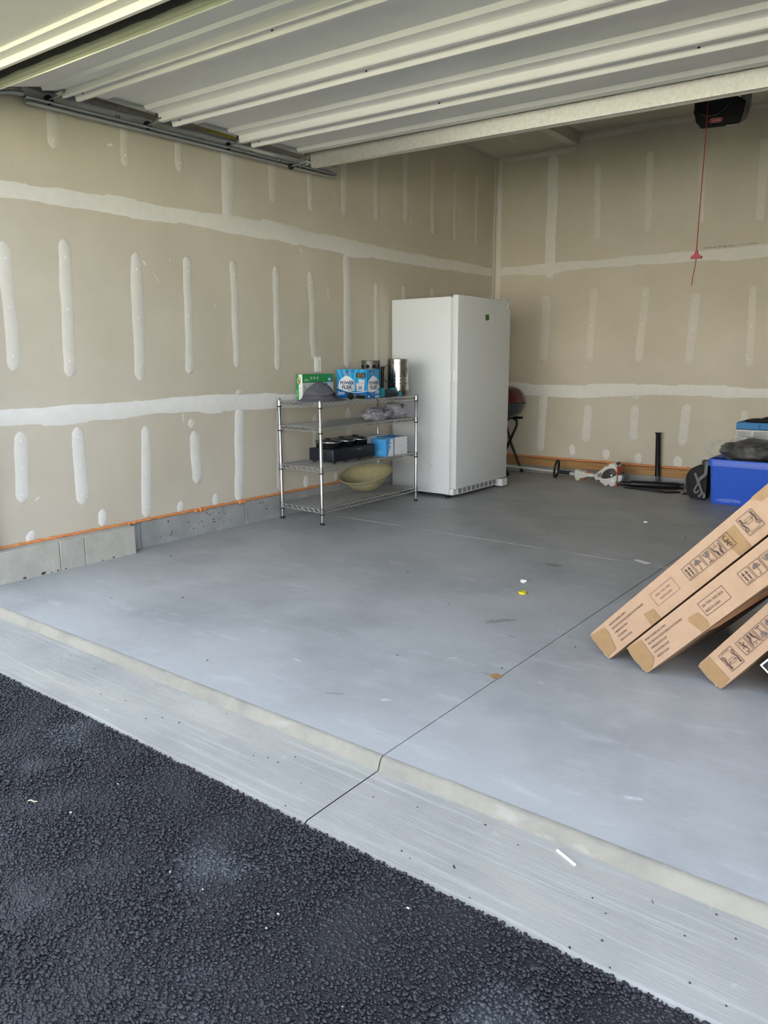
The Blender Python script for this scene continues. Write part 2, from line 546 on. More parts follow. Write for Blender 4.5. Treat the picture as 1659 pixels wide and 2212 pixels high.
M_NOSE = worn('step_concrete', [((140, 138, 130), 0, 0, 0, 0, 0), ((120, 119, 114), 4, (1, 1, 1), 0.42, 0.66, 0.8), ((162, 161, 157), 9, (0.4, 1, 1), 0.58, 0.72, 0.7), ((118, 116, 108), 60, (1, 1, 1), 0.66, 0.78, 0.6)], 0.85, 0.4, 50, 0.3)
for x0, x1 in ((-0.25, XJ - 0.0025), (XJ + 0.0025, XR + 0.15)):
    bm = nb()
    box(bm, (x0, YU + 0.0125, -0.05), (x1, YJ - 0.0012, 0.0))
    struct('slab', bm, M_CONC, floor)
    bm = nb()
    slab_edge(bm, x0, x1, YU - 0.001, YU + 0.0128)
    struct('slab_nosing', bm, M_NOSE, floor, 'worn cream concrete step edge', smooth=True)
    bm = nb()
    box(bm, (x0, YJ + 0.0012, -0.05), (x1, L + 0.25, 0.0))
    struct('slab', bm, M_CONC, floor)
bm = nb()
n = 160
for i in range(n):
    x0, x1 = -0.2 + (XR + 0.2) * i / n, -0.2 + (XR + 0.2) * (i + 1) / n
    if noise.noise(V((x0 * 5, 1.3, 0))) > -0.33:
        box(bm, (x0, YJ - 0.0028, -0.008), (x1, YJ + 0.0028, 0.0006))
struct('joint_filler', bm, mat('joint_lime', (205, 205, 200), 0.9), floor, 'pale lime line along the cold joint')

# ---- broom-finished apron in front of the step, two slabs
M_APRON = worn('broomed_concrete', [((157, 157, 154), 0, 0, 0, 0, 0), ((135, 136, 135), 3.0, (1, 1, 1), 0.42, 0.70, 0.6), ((186, 188, 189), 4.0, (0.4, 12, 1), 0.52, 0.74, 0.6), ((136, 138, 140), 7.0, (0.25, 20, 1), 0.60, 0.76, 0.6), ((182, 180, 172), 1.6, (0.6, 3, 1), 0.5, 0.7, 0.5),
    ((196, 197, 197), 14.0, (1, 1, 1), 0.66, 0.78, 0.6), ((120, 121, 122), 80.0, (1, 1, 1), 0.68, 0.78, 0.7)], 0.8, 0.22, 24, 0.3, (0.5, 13, 1))
apron = None
for x0, x1 in ((-3.0, XJ - 0.002), (XJ + 0.002, 9.0)):
    bm = nb()
    n = 240
    cols = []
    for i in range(n + 1):
        x = x0 + (x1 - x0) * i / n
        w = 0.006 * noise.noise(V((x * 3, 9, 0)))
        cols.append([bm.verts.new(p) for p in ((x, YL + 0.02, ZL), (x, (YL + YA) / 2, ZL), (x, YA + 0.022 + w, ZL - 0.0015), (x, YA + w, ZL - 0.012), (x, YA - 0.01 + w, ZL - 0.08))])
    for a, b in zip(cols, cols[1:]):
        for k in range(4):
            bm.faces.new((a[k], a[k + 1], b[k + 1], b[k]))
    if apron is None:
        apron = struct('concrete_apron', bm, M_APRON)
    else:
        struct('apron_slab', bm, M_APRON, apron)
bm = nb()
box(bm, (-3, YA - 0.002, ZL - 0.16), (9, YL + 0.1, ZL - 0.02))
struct('apron_bed', bm, mat('joint_dirt', (88, 88, 86), 0.9), apron)

# ---- asphalt driveway with loose-looking aggregate
def asphalt_mat(name, base, hi):
    m = bpy.data.materials.new(name)
    m.use_nodes = True
    nt = m.node_tree
    b = nt.nodes['Principled BSDF']
    b.inputs['Roughness'].default_value = 0.48
    tc = nt.nodes.new('ShaderNodeTexCoord')
    n = nt.nodes.new('ShaderNodeTexNoise'); n.inputs['Scale'].default_value = 2.6; n.inputs['Detail'].default_value = 5
    nt.links.new(tc.outputs['Object'], n.inputs['Vector'])
    r = nt.nodes.new('ShaderNodeMapRange'); r.inputs[1].default_value, r.inputs[2].default_value = 0.56, 0.74
    nt.links.new(n.outputs[0], r.inputs[0])
    mx = nt.nodes.new('ShaderNodeMix'); mx.data_type = 'RGBA'
    mx.inputs[6].default_value = (*lin(base), 1); mx.inputs[7].default_value = (*lin(hi), 1)
    nt.links.new(r.outputs[0], mx.inputs[0])
    nt.links.new(mx.outputs[2], b.inputs['Base Color'])
    v = nt.nodes.new('ShaderNodeTexVoronoi'); v.inputs['Scale'].default_value = 170
    nt.links.new(tc.outputs['Object'], v.inputs['Vector'])
    bp = nt.nodes.new('ShaderNodeBump'); bp.inputs['Strength'].default_value = 0.5; bp.inputs['Distance'].default_value = 0.004; bp.invert = True
    nt.links.new(v.outputs['Distance'], bp.inputs['Height'])
    nt.links.new(bp.outputs[0], b.inputs['Normal'])
    return m
M_ASPH = asphalt_mat('asphalt', (34, 35, 42), (66, 72, 78))
M_AGG = asphalt_mat('asphalt_stone', (36, 37, 45), (80, 86, 92))
ZA = ZL - 0.012
bm = nb()
xs = [-3.0, 0.0] + [0.0 + 0.02 * i for i in range(1, 260)] + [5.4, 9.0]
ys = [YA + 0.012, YA + 0.004, YA - 0.004, YA - 0.015, YA - 0.03] + [YA - 0.03 - 0.03 * i for i in range(1, 50)] + [-3.2, -5.0, -9.0]
grid = []
for x in xs:
    col = []
    for j, y in enumerate(ys):
        e = 0.010 * noise.noise(V((x * 22, 3.0, 0))) + 0.006 * noise.noise(V((x * 60, 1.0, 0))) if j < 3 else 0
        z = ZA + 0.004 * noise.noise(V((x * 6, y * 6, 0))) + (0.010 if j > 1 else (0.006 if j == 1 else -0.02)) - max(0, -1.0 - y) * 0.012
        col.append(bm.verts.new((x, y + e, z)))
    grid.append(col)
for a, b in zip(grid, grid[1:]):
    for k in range(len(ys) - 1):
        bm.faces.new((a[k], a[k + 1], b[k + 1], b[k]))
drive = struct('driveway', bm, M_ASPH, smooth=True)
# aggregate: low rough stones sunk in the binder, nearest part of the driveway only
import numpy as np
rng = np.random.default_rng(5)
ico = bmesh.new(); bmesh.ops.create_icosphere(ico, subdivisions=1, radius=1.0)
iv = np.array([v.co[:] for v in ico.verts]); iface = np.array([[v.index for v in f.verts] for f in ico.faces]); ico.free()
N = 90000
px = 1.0 + rng.random(N) * 3.9; py = YA + 0.004 - rng.random(N) ** 1.15 * 1.25
keep = (py > -1.72) | (px > 2.0)
px, py = px[keep], py[keep]
N = len(px)
sz = 0.0026 + rng.random(N) ** 2.4 * 0.0036
edge = py > YA - 0.02
pz = ZA + 0.0105 - np.maximum(0, -1.0 - py) * 0.012 + rng.random(N) * 0.0022
ang = rng.random(N) * 6.283
fl = 0.45 + rng.random(N) * 0.4; el = 0.8 + rng.random(N) * 0.6
base = iv[None] * (1 + (rng.random((N, len(iv), 1)) - 0.5) * 0.55)
bx = base[..., 0] * sz[:, None] * el[:, None]; by = base[..., 1] * sz[:, None]; bz = base[..., 2] * sz[:, None] * fl[:, None]
ca, sa = np.cos(ang)[:, None], np.sin(ang)[:, None]
vx = bx * ca - by * sa + px[:, None]; vy = bx * sa + by * ca + py[:, None]; vz = bz + pz[:, None]
vv = np.stack([vx, vy, vz], -1).reshape(-1, 3)
ff = (iface[None] + (np.arange(N) * len(iv))[:, None, None]).reshape(-1)
me = bpy.data.meshes.new('asphalt_aggregate')
me.vertices.add(len(vv)); me.vertices.foreach_set('co', vv.ravel().astype(np.float32))
me.loops.add(len(ff)); me.loops.foreach_set('vertex_index', ff.astype(np.int32))
nf = len(ff) // 3
me.polygons.add(nf); me.polygons.foreach_set('loop_start', np.arange(0, nf * 3, 3, dtype=np.int32)); me.polygons.foreach_set('loop_total', np.full(nf, 3, dtype=np.int32))
me.update(); me.materials.append(M_AGG)
agg = bpy.data.objects.new('asphalt_aggregate', me); COL.objects.link(agg); agg.parent = drive; agg['kind'] = 'stuff'
WORLD[agg.name] = Matrix.Identity(4)

# ---- ground and street beyond the house's shade (behind the camera)
bm = nb(); box(bm, (-40, -60, -0.5), (-3.0, -0.9, -0.06)); box(bm, (9.0, -60, -0.5), (45, -0.9, -0.06)); box(bm, (-3, -60, -0.5), (9, -9.0, -0.17))
struct('lawn', bm, mat('lawn_grass', (150, 154, 120), 0.9, var=0.3, scale=3, col2=(172, 168, 138)))
bm = nb(); box(bm, (-40, -22, -0.3), (45, -13, -0.04))
struct('street', bm, mat('street_concrete', (196, 193, 186), 0.9))
for x0, x1 in ((-24, -8), (-4, 12), (17, 34)):
    bm = nb(); box(bm, (x0, -44, -0.2), (x1, -34, 6.0)); prism(bm, [(x0 - 0.4, -33.5, 6.0), (x0 - 0.4, -44.5, 6.0), (x0 - 0.4, -39, 9.0)], (0, 0, 0), (x1 - x0 + 0.8, 0, 0))
    struct('bounce_house_across_street', bm, mat('pale_siding', (214, 210, 202), 0.8))  # unseen, added as pale sunlit faces that bounce light into the garage

# ---- walls
def wall(name, boxes):
    bm = nb()
    for lo, hi in boxes:
        box(bm, lo, hi)
    return struct(name, bm, M_WALL)
wall_left = wall('wall_left', [((-0.12, YU + 0.02, 0.184), (0.0, L, 3.50))])
wall_back = wall('wall_back', [((-0.12, L, 0.16), (XR + 0.12, L + 0.12, 3.50))])
wall_right = wall('wall_right', [((XR, YU + 0.02, -0.02), (XR + 0.12, L, 3.50))])
M_SIDING = mat('house_siding', (118, 122, 126), 0.7)
bm = nb()
box(bm, (-1.6, -0.44, -0.06), (-0.12, -0.30, 6.2)); box(bm, (-0.12, -0.44, -0.06), (0.055, -0.31, 6.2))
box(bm, (XR - 0.5, -0.44, -0.06), (9.0, -0.17, 6.2)); box(bm, (0.085, -0.412, 2.62), (XR - 0.5, -0.30, 6.2))
wall_front = struct('wall_front', bm, M_SIDING)
bm = nb(); box(bm, (-1.6, 12.0, 0), (9, 12.2, 6.2)); box(bm, (-1.8, -0.30, 6.2), (9.2, 12.2, 6.5))
struct('sun_block_roof', bm, mat('sun_block_brown', (84, 80, 76), 0.9))  # unseen slab and rear wall, added to keep the sun off the doorway
# header trim over the opening: stop moulding, jamb board, outer casing
M_TRIM = mat('white_trim', (204, 203, 194), 0.55, var=0.06, scale=12)
bm = nb(); box(bm, (-0.02, -0.370, 2.44), (5.4, -0.352, 2.60), 0.002)
hs = struct('trim_1', bm, M_TRIM)
bm = nb(); box(bm, (-0.02, -0.414, 2.468), (5.4, -0.3705, 2.62)); struct('jamb_board', bm, M_TRIM, hs)
bm = nb(); box(bm, (-0.3, -0.66, 2.486), (5.7, -0.4145, 2.70)); struct('casing_board', bm, M_TRIM, hs)
for o in [hs] + list(hs.children):
    for v in o.data.vertices:
        v.co.z += tilt(v.co.x)

# ---- ceiling: low soffit along the left wall, higher ceiling beyond the drop
bm = nb()
def cz(x):
    return 3.372 - 0.032 * (x - 0.89)
v = [bm.verts.new(p) for p in ((0.893, -0.2, 3.372), (0.893, L, 3.372), (XR, L, cz(XR)), (XR, -0.2, cz(XR)))]
v2 = [bm.verts.new(p.co + V((0, 0, 0.1))) for p in v]
bm.faces.new(v[::-1]); bm.faces.new(v2)
for k in range(4):
    bm.faces.new((v[k], v[(k + 1) % 4], v2[(k + 1) % 4], v2[k]))
ceiling = struct('ceiling', bm, M_CEIL)
bm = nb(); box(bm, (-0.02, -0.2, 3.262), (0.893, L, 3.48)); struct('dropped_soffit', bm, M_CEIL, ceiling)

# ---- joint compound: raised patches over the seams and screw lines
def mud_mat(op):
    a = lin((206, 200, 188)); b = lin((236, 236, 236))
    k = round(op * 10)
    nm = 'joint_compound_%d' % k
    if nm in MATS:
        return MATS[nm]
    op2 = op ** 1.5
    c = tuple(x + (y - x) * op2 for x, y in zip(a, b))
    enc = tuple(255 * (1.055 * x ** (1 / 2.4) - 0.055) for x in c)
    return mat(nm, enc, 0.8, var=0.08, scale=16, bump=0.06, bscale=90)

def patch(name, parent, outline, to3, th, m, organic=False):
    bm = nb()
    nrm = to3(0, 0, th) - to3(0, 0, 0)
    rows = [[bm.verts.new(to3(a, b, h)) for a, b, h in row] for row in outline(th)]
    for r0, r1 in zip(rows, rows[1:]):
        for k in range(len(r0) - 1):
            bm.faces.new((r0[k], r0[k + 1], r1[k + 1], r1[k]))
    o = obj(name, bm, m, parent, smooth=2)
    return o

def strip_rows(u0, z0, u1, z1, w, seed, dirz=True, n=34):
    """cross rows along a strip: feathered edges sit on the board, the middle stands proud"""
    def f(th):
        rows = []
        ln = math.hypot(u1 - u0, z1 - z0)
        tx, tz = (u1 - u0) / ln, (z1 - z0) / ln
        nx, nz = -tz, tx
        for i in range(n + 1):
            t = (1 - math.cos(math.pi * i / n)) / 2
            s = t * ln
            cap = min(1.0, math.sqrt(max(0.0, min(s, ln - s) / (w * 0.45))))
            a = w / 2 * cap * (1 + 0.16 * noise.noise(V((seed, s * 6, 0))) + 0.07 * noise.noise(V((seed, s * 25, 4))))
            b = w / 2 * cap * (1 + 0.16 * noise.noise(V((seed + 7, s * 6, 0))) + 0.07 * noise.noise(V((seed + 7, s * 25, 4))))
            c = w * 0.10 * noise.noise(V((seed + 3, s * 3, 0)))
            x, z = u0 + tx * s + nx * c, z0 + tz * s + nz * c
            rows.append([(x + nx * q, z + nz * q, h) for q, h in ((a, 0.0002), (a - 0.003 * cap, th), (-b + 0.003 * cap, th), (-b, 0.0002))])
        return rows
    return f

def band_rows(pts, seed, step=0.02):
    def f(th):
        rows = []
        u = pts[0][0]
        while u <= pts[-1][0] + 1e-6:
            for p, q in zip(pts, pts[1:]):
                if p[0] <= u <= q[0] + 1e-6:
                    t = (u - p[0]) / (q[0] - p[0]); t2 = t
                    z = p[1] + (q[1] - p[1]) * t2; w = p[2] + (q[2] - p[2]) * t2
                    break
            a = w / 2 + 0.010 * noise.noise(V((seed, u * 4, 0))) + 0.005 * noise.noise(V((seed, u * 21, 2))) + (0.012 if noise.noise(V((seed, u * 1.7, 9))) > 0.25 else 0)
            b = w / 2 + 0.010 * noise.noise(V((seed + 5, u * 4, 0))) + 0.005 * noise.noise(V((seed + 5, u * 21, 2))) + (0.010 if noise.noise(V((seed + 5, u * 1.9, 9))) > 0.25 else 0)
            rows.append([(u, z + a, 0.0002), (u, z + a - 0.004, th), (u, z - b + 0.004, th), (u, z - b, 0.0002)])
            u += step
        return rows
    return f
to_left = lambda a, b, h: V((h, a, b))
to_back = lambda a, b, h: V((a, L - h, b))
dots = []
for i, (u0, z0, u1, z1, w, op) in enumerate(LEFT_STRIPS):
    u0, u1 = max(u0, YU + 0.06), max(u1, YU + 0.06)
    patch('joint_compound', wall_left, strip_rows(u0, max(z0, 0.186), u1, max(z1, 0.186), w, i * 1.7), to_left, 0.0014, mud_mat(op))
    if abs(z1 - z0) > 0.3 and w < 0.095:
        for t in (0.13, 0.5, 0.88):
            if z0 < 2.1 or t > 0.8:
                dots.append(V((0.0016, u0 + (u1 - u0) * t, z0 + (z1 - z0) * t)))
for pts, op in LEFT_BANDS:
    pts = [(max(p[0], YU + 0.03 + 0.01 * k), p[1], p[2]) for k, p in enumerate(pts)]
    patch('joint_compound', wall_left, band_rows(pts, op * 31), to_left, 0.0019, mud_mat(op))
dots_b = []
for i, (u0, z0, u1, z1, w, op) in enumerate(BACK_STRIPS):
    patch('joint_compound', wall_back, strip_rows(u0, z0, u1, z1, w, 50 + i * 1.7), to_back, 0.0014, mud_mat(op))
    if abs(z1 - z0) > 0.3 and w < 0.095 and z0 < 2.0:
        for t in (0.12, 0.5, 0.9):
            dots_b.append(V((u0 + (u1 - u0) * t, L - 0.0016, z0 + (z1 - z0) * t)))
for pts, op in BACK_BANDS:
    if pts[-1][0] > 2.0:
        pts = pts + [(XR - 0.01, pts[-1][1] - (0.03 * (XR - pts[-1][0]) if pts[0][1] > 3.2 else 0.0), pts[-1][2])]
    patch('joint_compound', wall_back, band_rows(pts, op * 17 + pts[0][1]), to_back, 0.0019, mud_mat(op))
for u0, z0, u1, z1, w in ((2.60, 1.79, 2.60, 1.69, 0.006), (0.93, 1.77, 0.97, 1.70, 0.006), (0.86, 1.83, 0.88, 1.80, 0.012), (1.07, 1.86, 1.06, 1.83, 0.005), (1.42, 1.60, 1.43, 1.57, 0.006), (2.70, 2.52, 2.70, 2.49, 0.010), (3.76, 2.46, 3.74, 2.40, 0.009), (0.02, 0.42, 0.05, 0.44, 0.010), (1.10, 0.86, 1.10, 0.80, 0.010), (0.66, 2.46, 0.70, 2.47, 0.014), (2.28, 2.05, 2.31, 2.02, 0.014)):
    patch('joint_compound', wall_left, strip_rows(u0, z0, u1, z1, w, u0 * 9, n=12), to_left, 0.001, mud_mat(0.8))
patch('corner_compound', wall_left, strip_rows(L - 0.03, 0.2, L - 0.03, 3.24, 0.056, 3.3, n=60), to_left, 0.0024, mud_mat(0.5))
patch('corner_compound', wall_back, strip_rows(0.032, 0.2, 0.032, 3.24, 0.058, 5.3, n=60), to_back, 0.0024, mud_mat(0.5))
for nm, par, ds, ax in (('screw_dots', wall_left, dots, 0), ('screw_dots', wall_back, dots_b, 1)):
    bm = nb()
    for d in ds:
        lathe(bm, [(0.0065, 0), (0.005, 0.001), (0, 0.0013)], d, 8, Matrix.Rotation(R(90), 3, 'Y') if ax == 0 else Matrix.Rotation(R(90), 3, 'X'))
    o = obj(nm, bm, flat((238, 238, 234), 0.7), par)
    o['kind'] = 'stuff'
# compound along the ceiling edges
to_soff = lambda a, b, h: V((b, a, 3.262 - h))
to_ceil = lambda a, b, h: V((b, a, cz(b) - h))
patch('joint_compound', ceiling, band_rows([(2.6, 0.06, 0.10), (L - 0.01, 0.06, 0.09)], 2.0), to_soff, 0.0015, mud_mat(0.45))
patch('joint_compound', ceiling, band_rows([(2.6, 0.84, 0.09), (L - 0.01, 0.845, 0.08)], 4.0), to_soff, 0.0015, mud_mat(0.35))
patch('joint_compound', ceiling, band_rows([(2.6, 0.44, 0.05), (4.9, 0.44, 0.045)], 6.0), to_soff, 0.0015, mud_mat(0.3))
patch('joint_compound', ceiling, band_rows([(2.6, 0.96, 0.09), (L - 0.01, 0.95, 0.08)], 8.0), to_ceil, 0.0015, mud_mat(0.35))
for xx in (1.45, 2.0, 2.6):
    patch('joint_compound', ceiling, band_rows([(2.9, xx, 0.06), (4.95, xx, 0.05)], xx), to_ceil, 0.0015, mud_mat(0.3))
# printed date code on the upper sheet of the back wall, upside down
pr = Print((2.590, L, 2.196), (-1, 0, 0), (0, 0, -1), (0, -1, 0), 0.0008)
pr.text('BOARD TYPE X', 0.0, 0.002, 0.010, (70, 68, 62), w=0.165)
pr.text('1792 8 08/11/22 AM 07:41 51', 0.18, 0.002, 0.015, (58, 56, 52), w=0.27)
pr.done('stamped_lettering', wall_back)

# ---- foundation curb, sill plate and foam
bm = nb(); box(bm, (-0.12, YU + 0.02, -0.02), (-0.012, L, 0.182))
curb = struct('baseboard_left', bm, M_FOUND)
def conc(x0, x1, y0, y1, z1, seed, par, m=None):
    bm = nb()
    box(bm, (x0, y0, -0.012), (x1, y1, z1))
    bmesh.ops.subdivide_edges(bm, edges=list(bm.edges), cuts=5, use_grid_fill=True)
    for v in bm.verts:
        if v.co.z > 0.0:
            v.co.x += 0.0022 * noise.noise(v.co * 9 + V((seed, 0, 0)))
            v.co.z += 0.003 * noise.noise(v.co * 7 + V((0, seed, 0))) - 0.001
    es = [e for e in bm.edges if len(e.link_faces) == 2 and e.calc_face_angle(0) > 1.0]
    bmesh.ops.bevel(bm, geom=es, offset=0.0025, segments=1, affect='EDGES')
    return struct('concrete_block', bm, m or M_FOUND, par, smooth=False)
for k, (y0, y1) in enumerate(((-0.44, 0.090), (0.094, 0.250), (0.254, 0.604))):
    conc(-0.02, 0.0895, y0, y1, 0.179, k * 3.1, curb)
M_FOUND2 = mat('foundation_grey', (168, 170, 170), 0.85, var=0.25, scale=6, col2=(142, 145, 146), bump=0.35, bscale=40)
for k, (y0, y1) in enumerate(((0.607, 0.708), (0.711, 1.396), (1.399, 1.620), (1.624, 1.986), (1.989, 3.2), (3.204, L))):
    conc(-0.03, -0.003 + (0.004 if k % 2 else 0), y0, y1, 0.177, 20 + k, curb, M_FOUND2)
# pits and chips in the grey concrete
bm = nb()
for k, (y, s) in enumerate(((-0.13, .012), (-0.02, .016), (0.03, .006), (0.07, .010), (0.12, .008), (0.36, .006), (0.44, .010), (0.52, .005))):
    blob(bm, (0.089, y, 0.004 + s * 0.4), (0.003, s, s * 0.6), 1, 0.5, 2, k)
rr = random.Random(3)
for k in range(26):
    y = rr.choice((0.9, 1.2, 1.3, 1.75)) + rr.uniform(-0.12, 0.12); z = rr.uniform(0.04, 0.15)
    blob(bm, (0.001, y, z), (0.0016, rr.uniform(0.003, 0.010), rr.uniform(0.003, 0.007)), 1, 0.4, 2, k)
o = obj('concrete_pits', bm, flat((70, 70, 70), 0.9), curb); o['kind'] = 'stuff'
bm = nb(); box(bm, (-0.01, L + 0.004, -0.02), (XR, L + 0.1, 0.078))
curb_b = struct('baseboard_back', bm, M_FOUND2)
for k, (x0, x1) in enumerate(((0.0, 0.682), (0.686, 0.947), (0.951, 1.889), (1.893, 2.7), (2.704, XR))):
    bm = nb(); box(bm, (x0, L - 0.012, -0.012), (x1, L + 0.02, 0.074), 0.002, 1)
    struct('concrete_block', bm, M_FOUND2, curb_b)
for k, (x0, x1) in enumerate(((0.0, 2.44), (2.444, XR))):
    bm = nb(); box(bm, (x0, L - 0.016, 0.075), (x1, L + 0.03, 0.158), 0.002, 1)
    struct('sill_plate', bm, M_WOOD, curb_b, 'orange-brown sawn timber sill plate')
def foam(name, pts_fn, u0, u1, parent, r0, seed):
    bm = nb()
    n = int((u1 - u0) / 0.008)
    pts, rs = [], []
    for i in range(n + 1):
        u = u0 + (u1 - u0) * i / n
        k = noise.noise(V((u * 24, seed, 0))) + 0.6 * noise.noise(V((u * 60, seed, 5)))
        pts.append(pts_fn(u, 0.003 * noise.noise(V((u * 14, seed, 8)))))
        rs.append(max(0.004, r0 * (1 + 0.55 * k)))
    tube(bm, pts, rs, 7)
    return obj(name, bm, M_FOAM, parent, smooth=2)
foam('foam_bead', lambda u, d: (0.004, u, 0.184 + d), YU + 0.04, L, wall_left, 0.010, 1.0)
bm = nb()
for k, (y, s) in enumerate(((1.16, .020), (1.20, .022), (1.235, .018), (1.57, .022), (1.60, .024), (0.62, .016), (0.66, .018), (0.48, .013), (2.0, .013))):
    blob(bm, (0.006, y, 0.180), (s * .7, s, s * .75), 2, 0.35, 3, k)
obj('foam_lump', bm, M_FOAM, wall_left, smooth=2)
foam('foam_bead', lambda u, d: (u, L - 0.006, 0.172 + d), 0.0, 3.2, wall_back, 0.012, 4.0)

# ---- outlet plate on the left wall
t = thing('wall_switch', 'white rocker switch plate on the drywall above the wire shelving', 'switch', (0.0, 2.457, 1.175))
bm = nb(); box(bm, (0.0, 2.420, 1.116), (0.006, 2.494, 1.234), 0.002); obj('cover_plate', bm, flat((246, 246, 244), 0.35), t)
bm = nb(); box(bm, (0.004, 2.439, 1.139), (0.009, 2.475, 1.211), 0.002); obj('rocker', bm, flat((236, 236, 232), 0.3), t)
bm = nb()
for z in (1.126, 1.224):
    bm = nb(); lathe(bm, [(0.0035, 0), (0.003, 0.0015), (0, 0.002)], (0.006, 2.457, z), 10, Matrix.Rotation(R(90), 3, 'Y'))
    obj('screw', bm, flat((200, 200, 196), 0.4), t)

# ================================================================== RAISED GARAGE DOOR (door_1)
DX0, DX1 = 0.28, 5.15
door = bpy.data.objects.new('door_1', None); COL.objects.link(door); door.location = (2.7, 0.9, 2.6); door['kind'] = 'structure'
door['label'] = 'white ribbed steel overhead garage door rolled up under the ceiling'
WORLD['door_1'] = Matrix.Translation(V((2.7, 0.9, 2.6)))
def section_profile(c_len, front_lip=True, b_len=0.23, a_len=0.19):
    """(distance towards the back, height) of the inside face; 0 is the plane of the flat rib zones"""
    p = []
    s = 0.0
    if front_lip:
        p += [(-0.062, -0.004), (-0.034, -0.006), (-0.016, -0.011), (-0.006, -0.024), (0.0, -0.046), (0.004, -0.051), (0.022, -0.049), (0.024, -0.004), (0.030, 0.0)]
        s = 0.002
    p += [(s + a_len - 0.008, 0.0), (s + a_len + 0.006, 0.020)]
    s += a_len
    p += [(s + b_len, 0.020), (s + b_len + 0.016, 0.0)]
    s += b_len + 0.016
    p += [(s + c_len, 0.0), (s + c_len + 0.004, -0.003), (s + c_len + 0.005, -0.036), (s + c_len + 0.010, -0.041), (s + c_len + 0.036, -0.041), (s + c_len + 0.038, -0.028)]
    return p
secs = [(0.305, 0.080), (0.925, 0.080), (1.555, 0.080)]
M_HINGE = mat('hinge_steel', (176, 178, 180), 0.35, 0.9)
M_SLOT = flat((40, 40, 42), 0.7)
ROLL = []
for k, (yf, cl) in enumerate(secs):
    zf = 2.567 + 0.017 * (yf - 0.31) + 0.045
    prof = section_profile(cl if k < 2 else 0.06)
    if k == 2:
        prof = prof[:-5]
    bm = nb()
    extrude_x(bm, [(yf + s, zf + h + 0.017 * s) for s, h in prof], DX0, DX1, tilt, 6)
    sheet(bm, 0.0012)
    sec = obj('door_section', bm, M_DOOR, door, smooth=True)
    # outer skin of the section, above
    bm = nb()
    extrude_x(bm, [(yf, zf + 0.034), (yf + 0.61 if k < 2 else yf + 0.56, zf + 0.044)], DX0, DX1, tilt, 2); sheet(bm, 0.002)
    obj('outer_skin', bm, M_DOOR, sec)
    # end stile closing the section's left edge
    bm = nb(); box(bm, (DX0 - 0.004, yf + 0.03, zf - 0.004), (DX0 + 0.0, yf + 0.50, zf + 0.036)); obj('end_stile', bm, M_HINGE, sec)
    for xx in (DX0 + 0.07, 1.75, 3.1):
        bm = nb()
        yr, zr = yf - 0.004, zf - 0.030 + tilt(xx)
        box(bm, (xx, yr - 0.003, zr - 0.002), (xx + 0.012, yr + 0.001, zr + 0.016))
        obj('slot', bm, M_SLOT, sec)
    ROLL.append((yf - 0.07, zf - 0.03))
# bottom section, tipped down into the curve of the track
ca, sa = math.cos(R(14.5)), math.sin(R(14.5))
def tip(q, h):
    return (0.235 - q * ca + h * sa * 0.9, 2.597 - q * sa + h * ca)
prof = [(-0.03, -0.028), (-0.028, -0.041), (-0.004, -0.041), (0.0, -0.036), (0.001, -0.003), (0.004, 0.0), (0.118, 0.0), (0.132, 0.020), (0.425, 0.020)]
bm = nb(); extrude_x(bm, [tip(q, h) for q, h in prof], DX0, DX1, tilt, 6); sheet(bm, 0.0012)
sec = obj('door_section', bm, M_DOOR, door, smooth=True)
bm = nb(); extrude_x(bm, [tip(0.0, 0.036), tip(0.46, 0.036)], DX0, DX1, tilt, 2); sheet(bm, 0.002); obj('outer_skin', bm, M_DOOR, sec)
bm = nb(); extrude_x(bm, [tip(0.02, -0.004), tip(0.42, 0.016), tip(0.42, 0.036), tip(0.02, 0.034), tip(0.02, -0.004)], DX0 - 0.004, DX0, tilt, 1); obj('end_stile', bm, M_HINGE, sec)
a = tip(0.425, 0.020)
bm = nb(); extrude_x(bm, [a, (a[0] - 0.004, 2.470), (a[0] - 0.008, 2.468), (a[0] - 0.011, 2.471), (a[0] - 0.013, 2.484), (a[0] - 0.011, 2.487), (a[0] - 0.014, 2.500), (a[0] - 0.016, 2.530)], DX0, DX1, tilt, 4); sheet(bm, 0.002)
obj('bottom_retainer', bm, mat('retainer_painted_reflection', (236, 239, 228), 0.25, 0.35, var=0.3, scale=20, stretch=(0.5, 20, 20), col2=(206, 214, 180)), sec)  # greenish streaks in the colour imitate the lawn reflected in the metal
bm = nb()
ry0, rz0 = a[0] - 0.018, 2.514
for x0 in (DX0,):
    rings = []
    n = 120
    for i in range(n + 1):
        x = DX0 + (DX1 - DX0) * i / n
        w = 0.004 * noise.noise(V((x * 7, 0, 0))) + 0.002 * noise.noise(V((x * 31, 0, 0)))
        rings.append([bm.verts.new((x, ry0 - 0.026 + 0.030 * math.cos(t) + w, rz0 + tilt(x) + (0.014 + w) * math.sin(t) + 0.006 * math.cos(t))) for t in [2 * math.pi * q / 12 for q in range(12)]])
    for p, q in zip(rings, rings[1:]):
        for k in range(12):
            bm.faces.new((p[k], p[(k + 1) % 12], q[(k + 1) % 12], q[k]))
    bm.faces.new(rings[0]); bm.faces.new(rings[-1][::-1])
obj('bottom_seal', bm, M_RUBBER, sec, smooth=2)
# galvanized strut across the top section
bm = nb()
extrude_x(bm, [(2.125, 2.655), (2.098, 2.652), (2.098, 2.648), (2.104, 2.560), (2.112, 2.555), (2.150, 2.556)], 0.30, DX1, tilt, 4); sheet(bm, 0.0018)
obj('strut', bm, M_GALV, door)
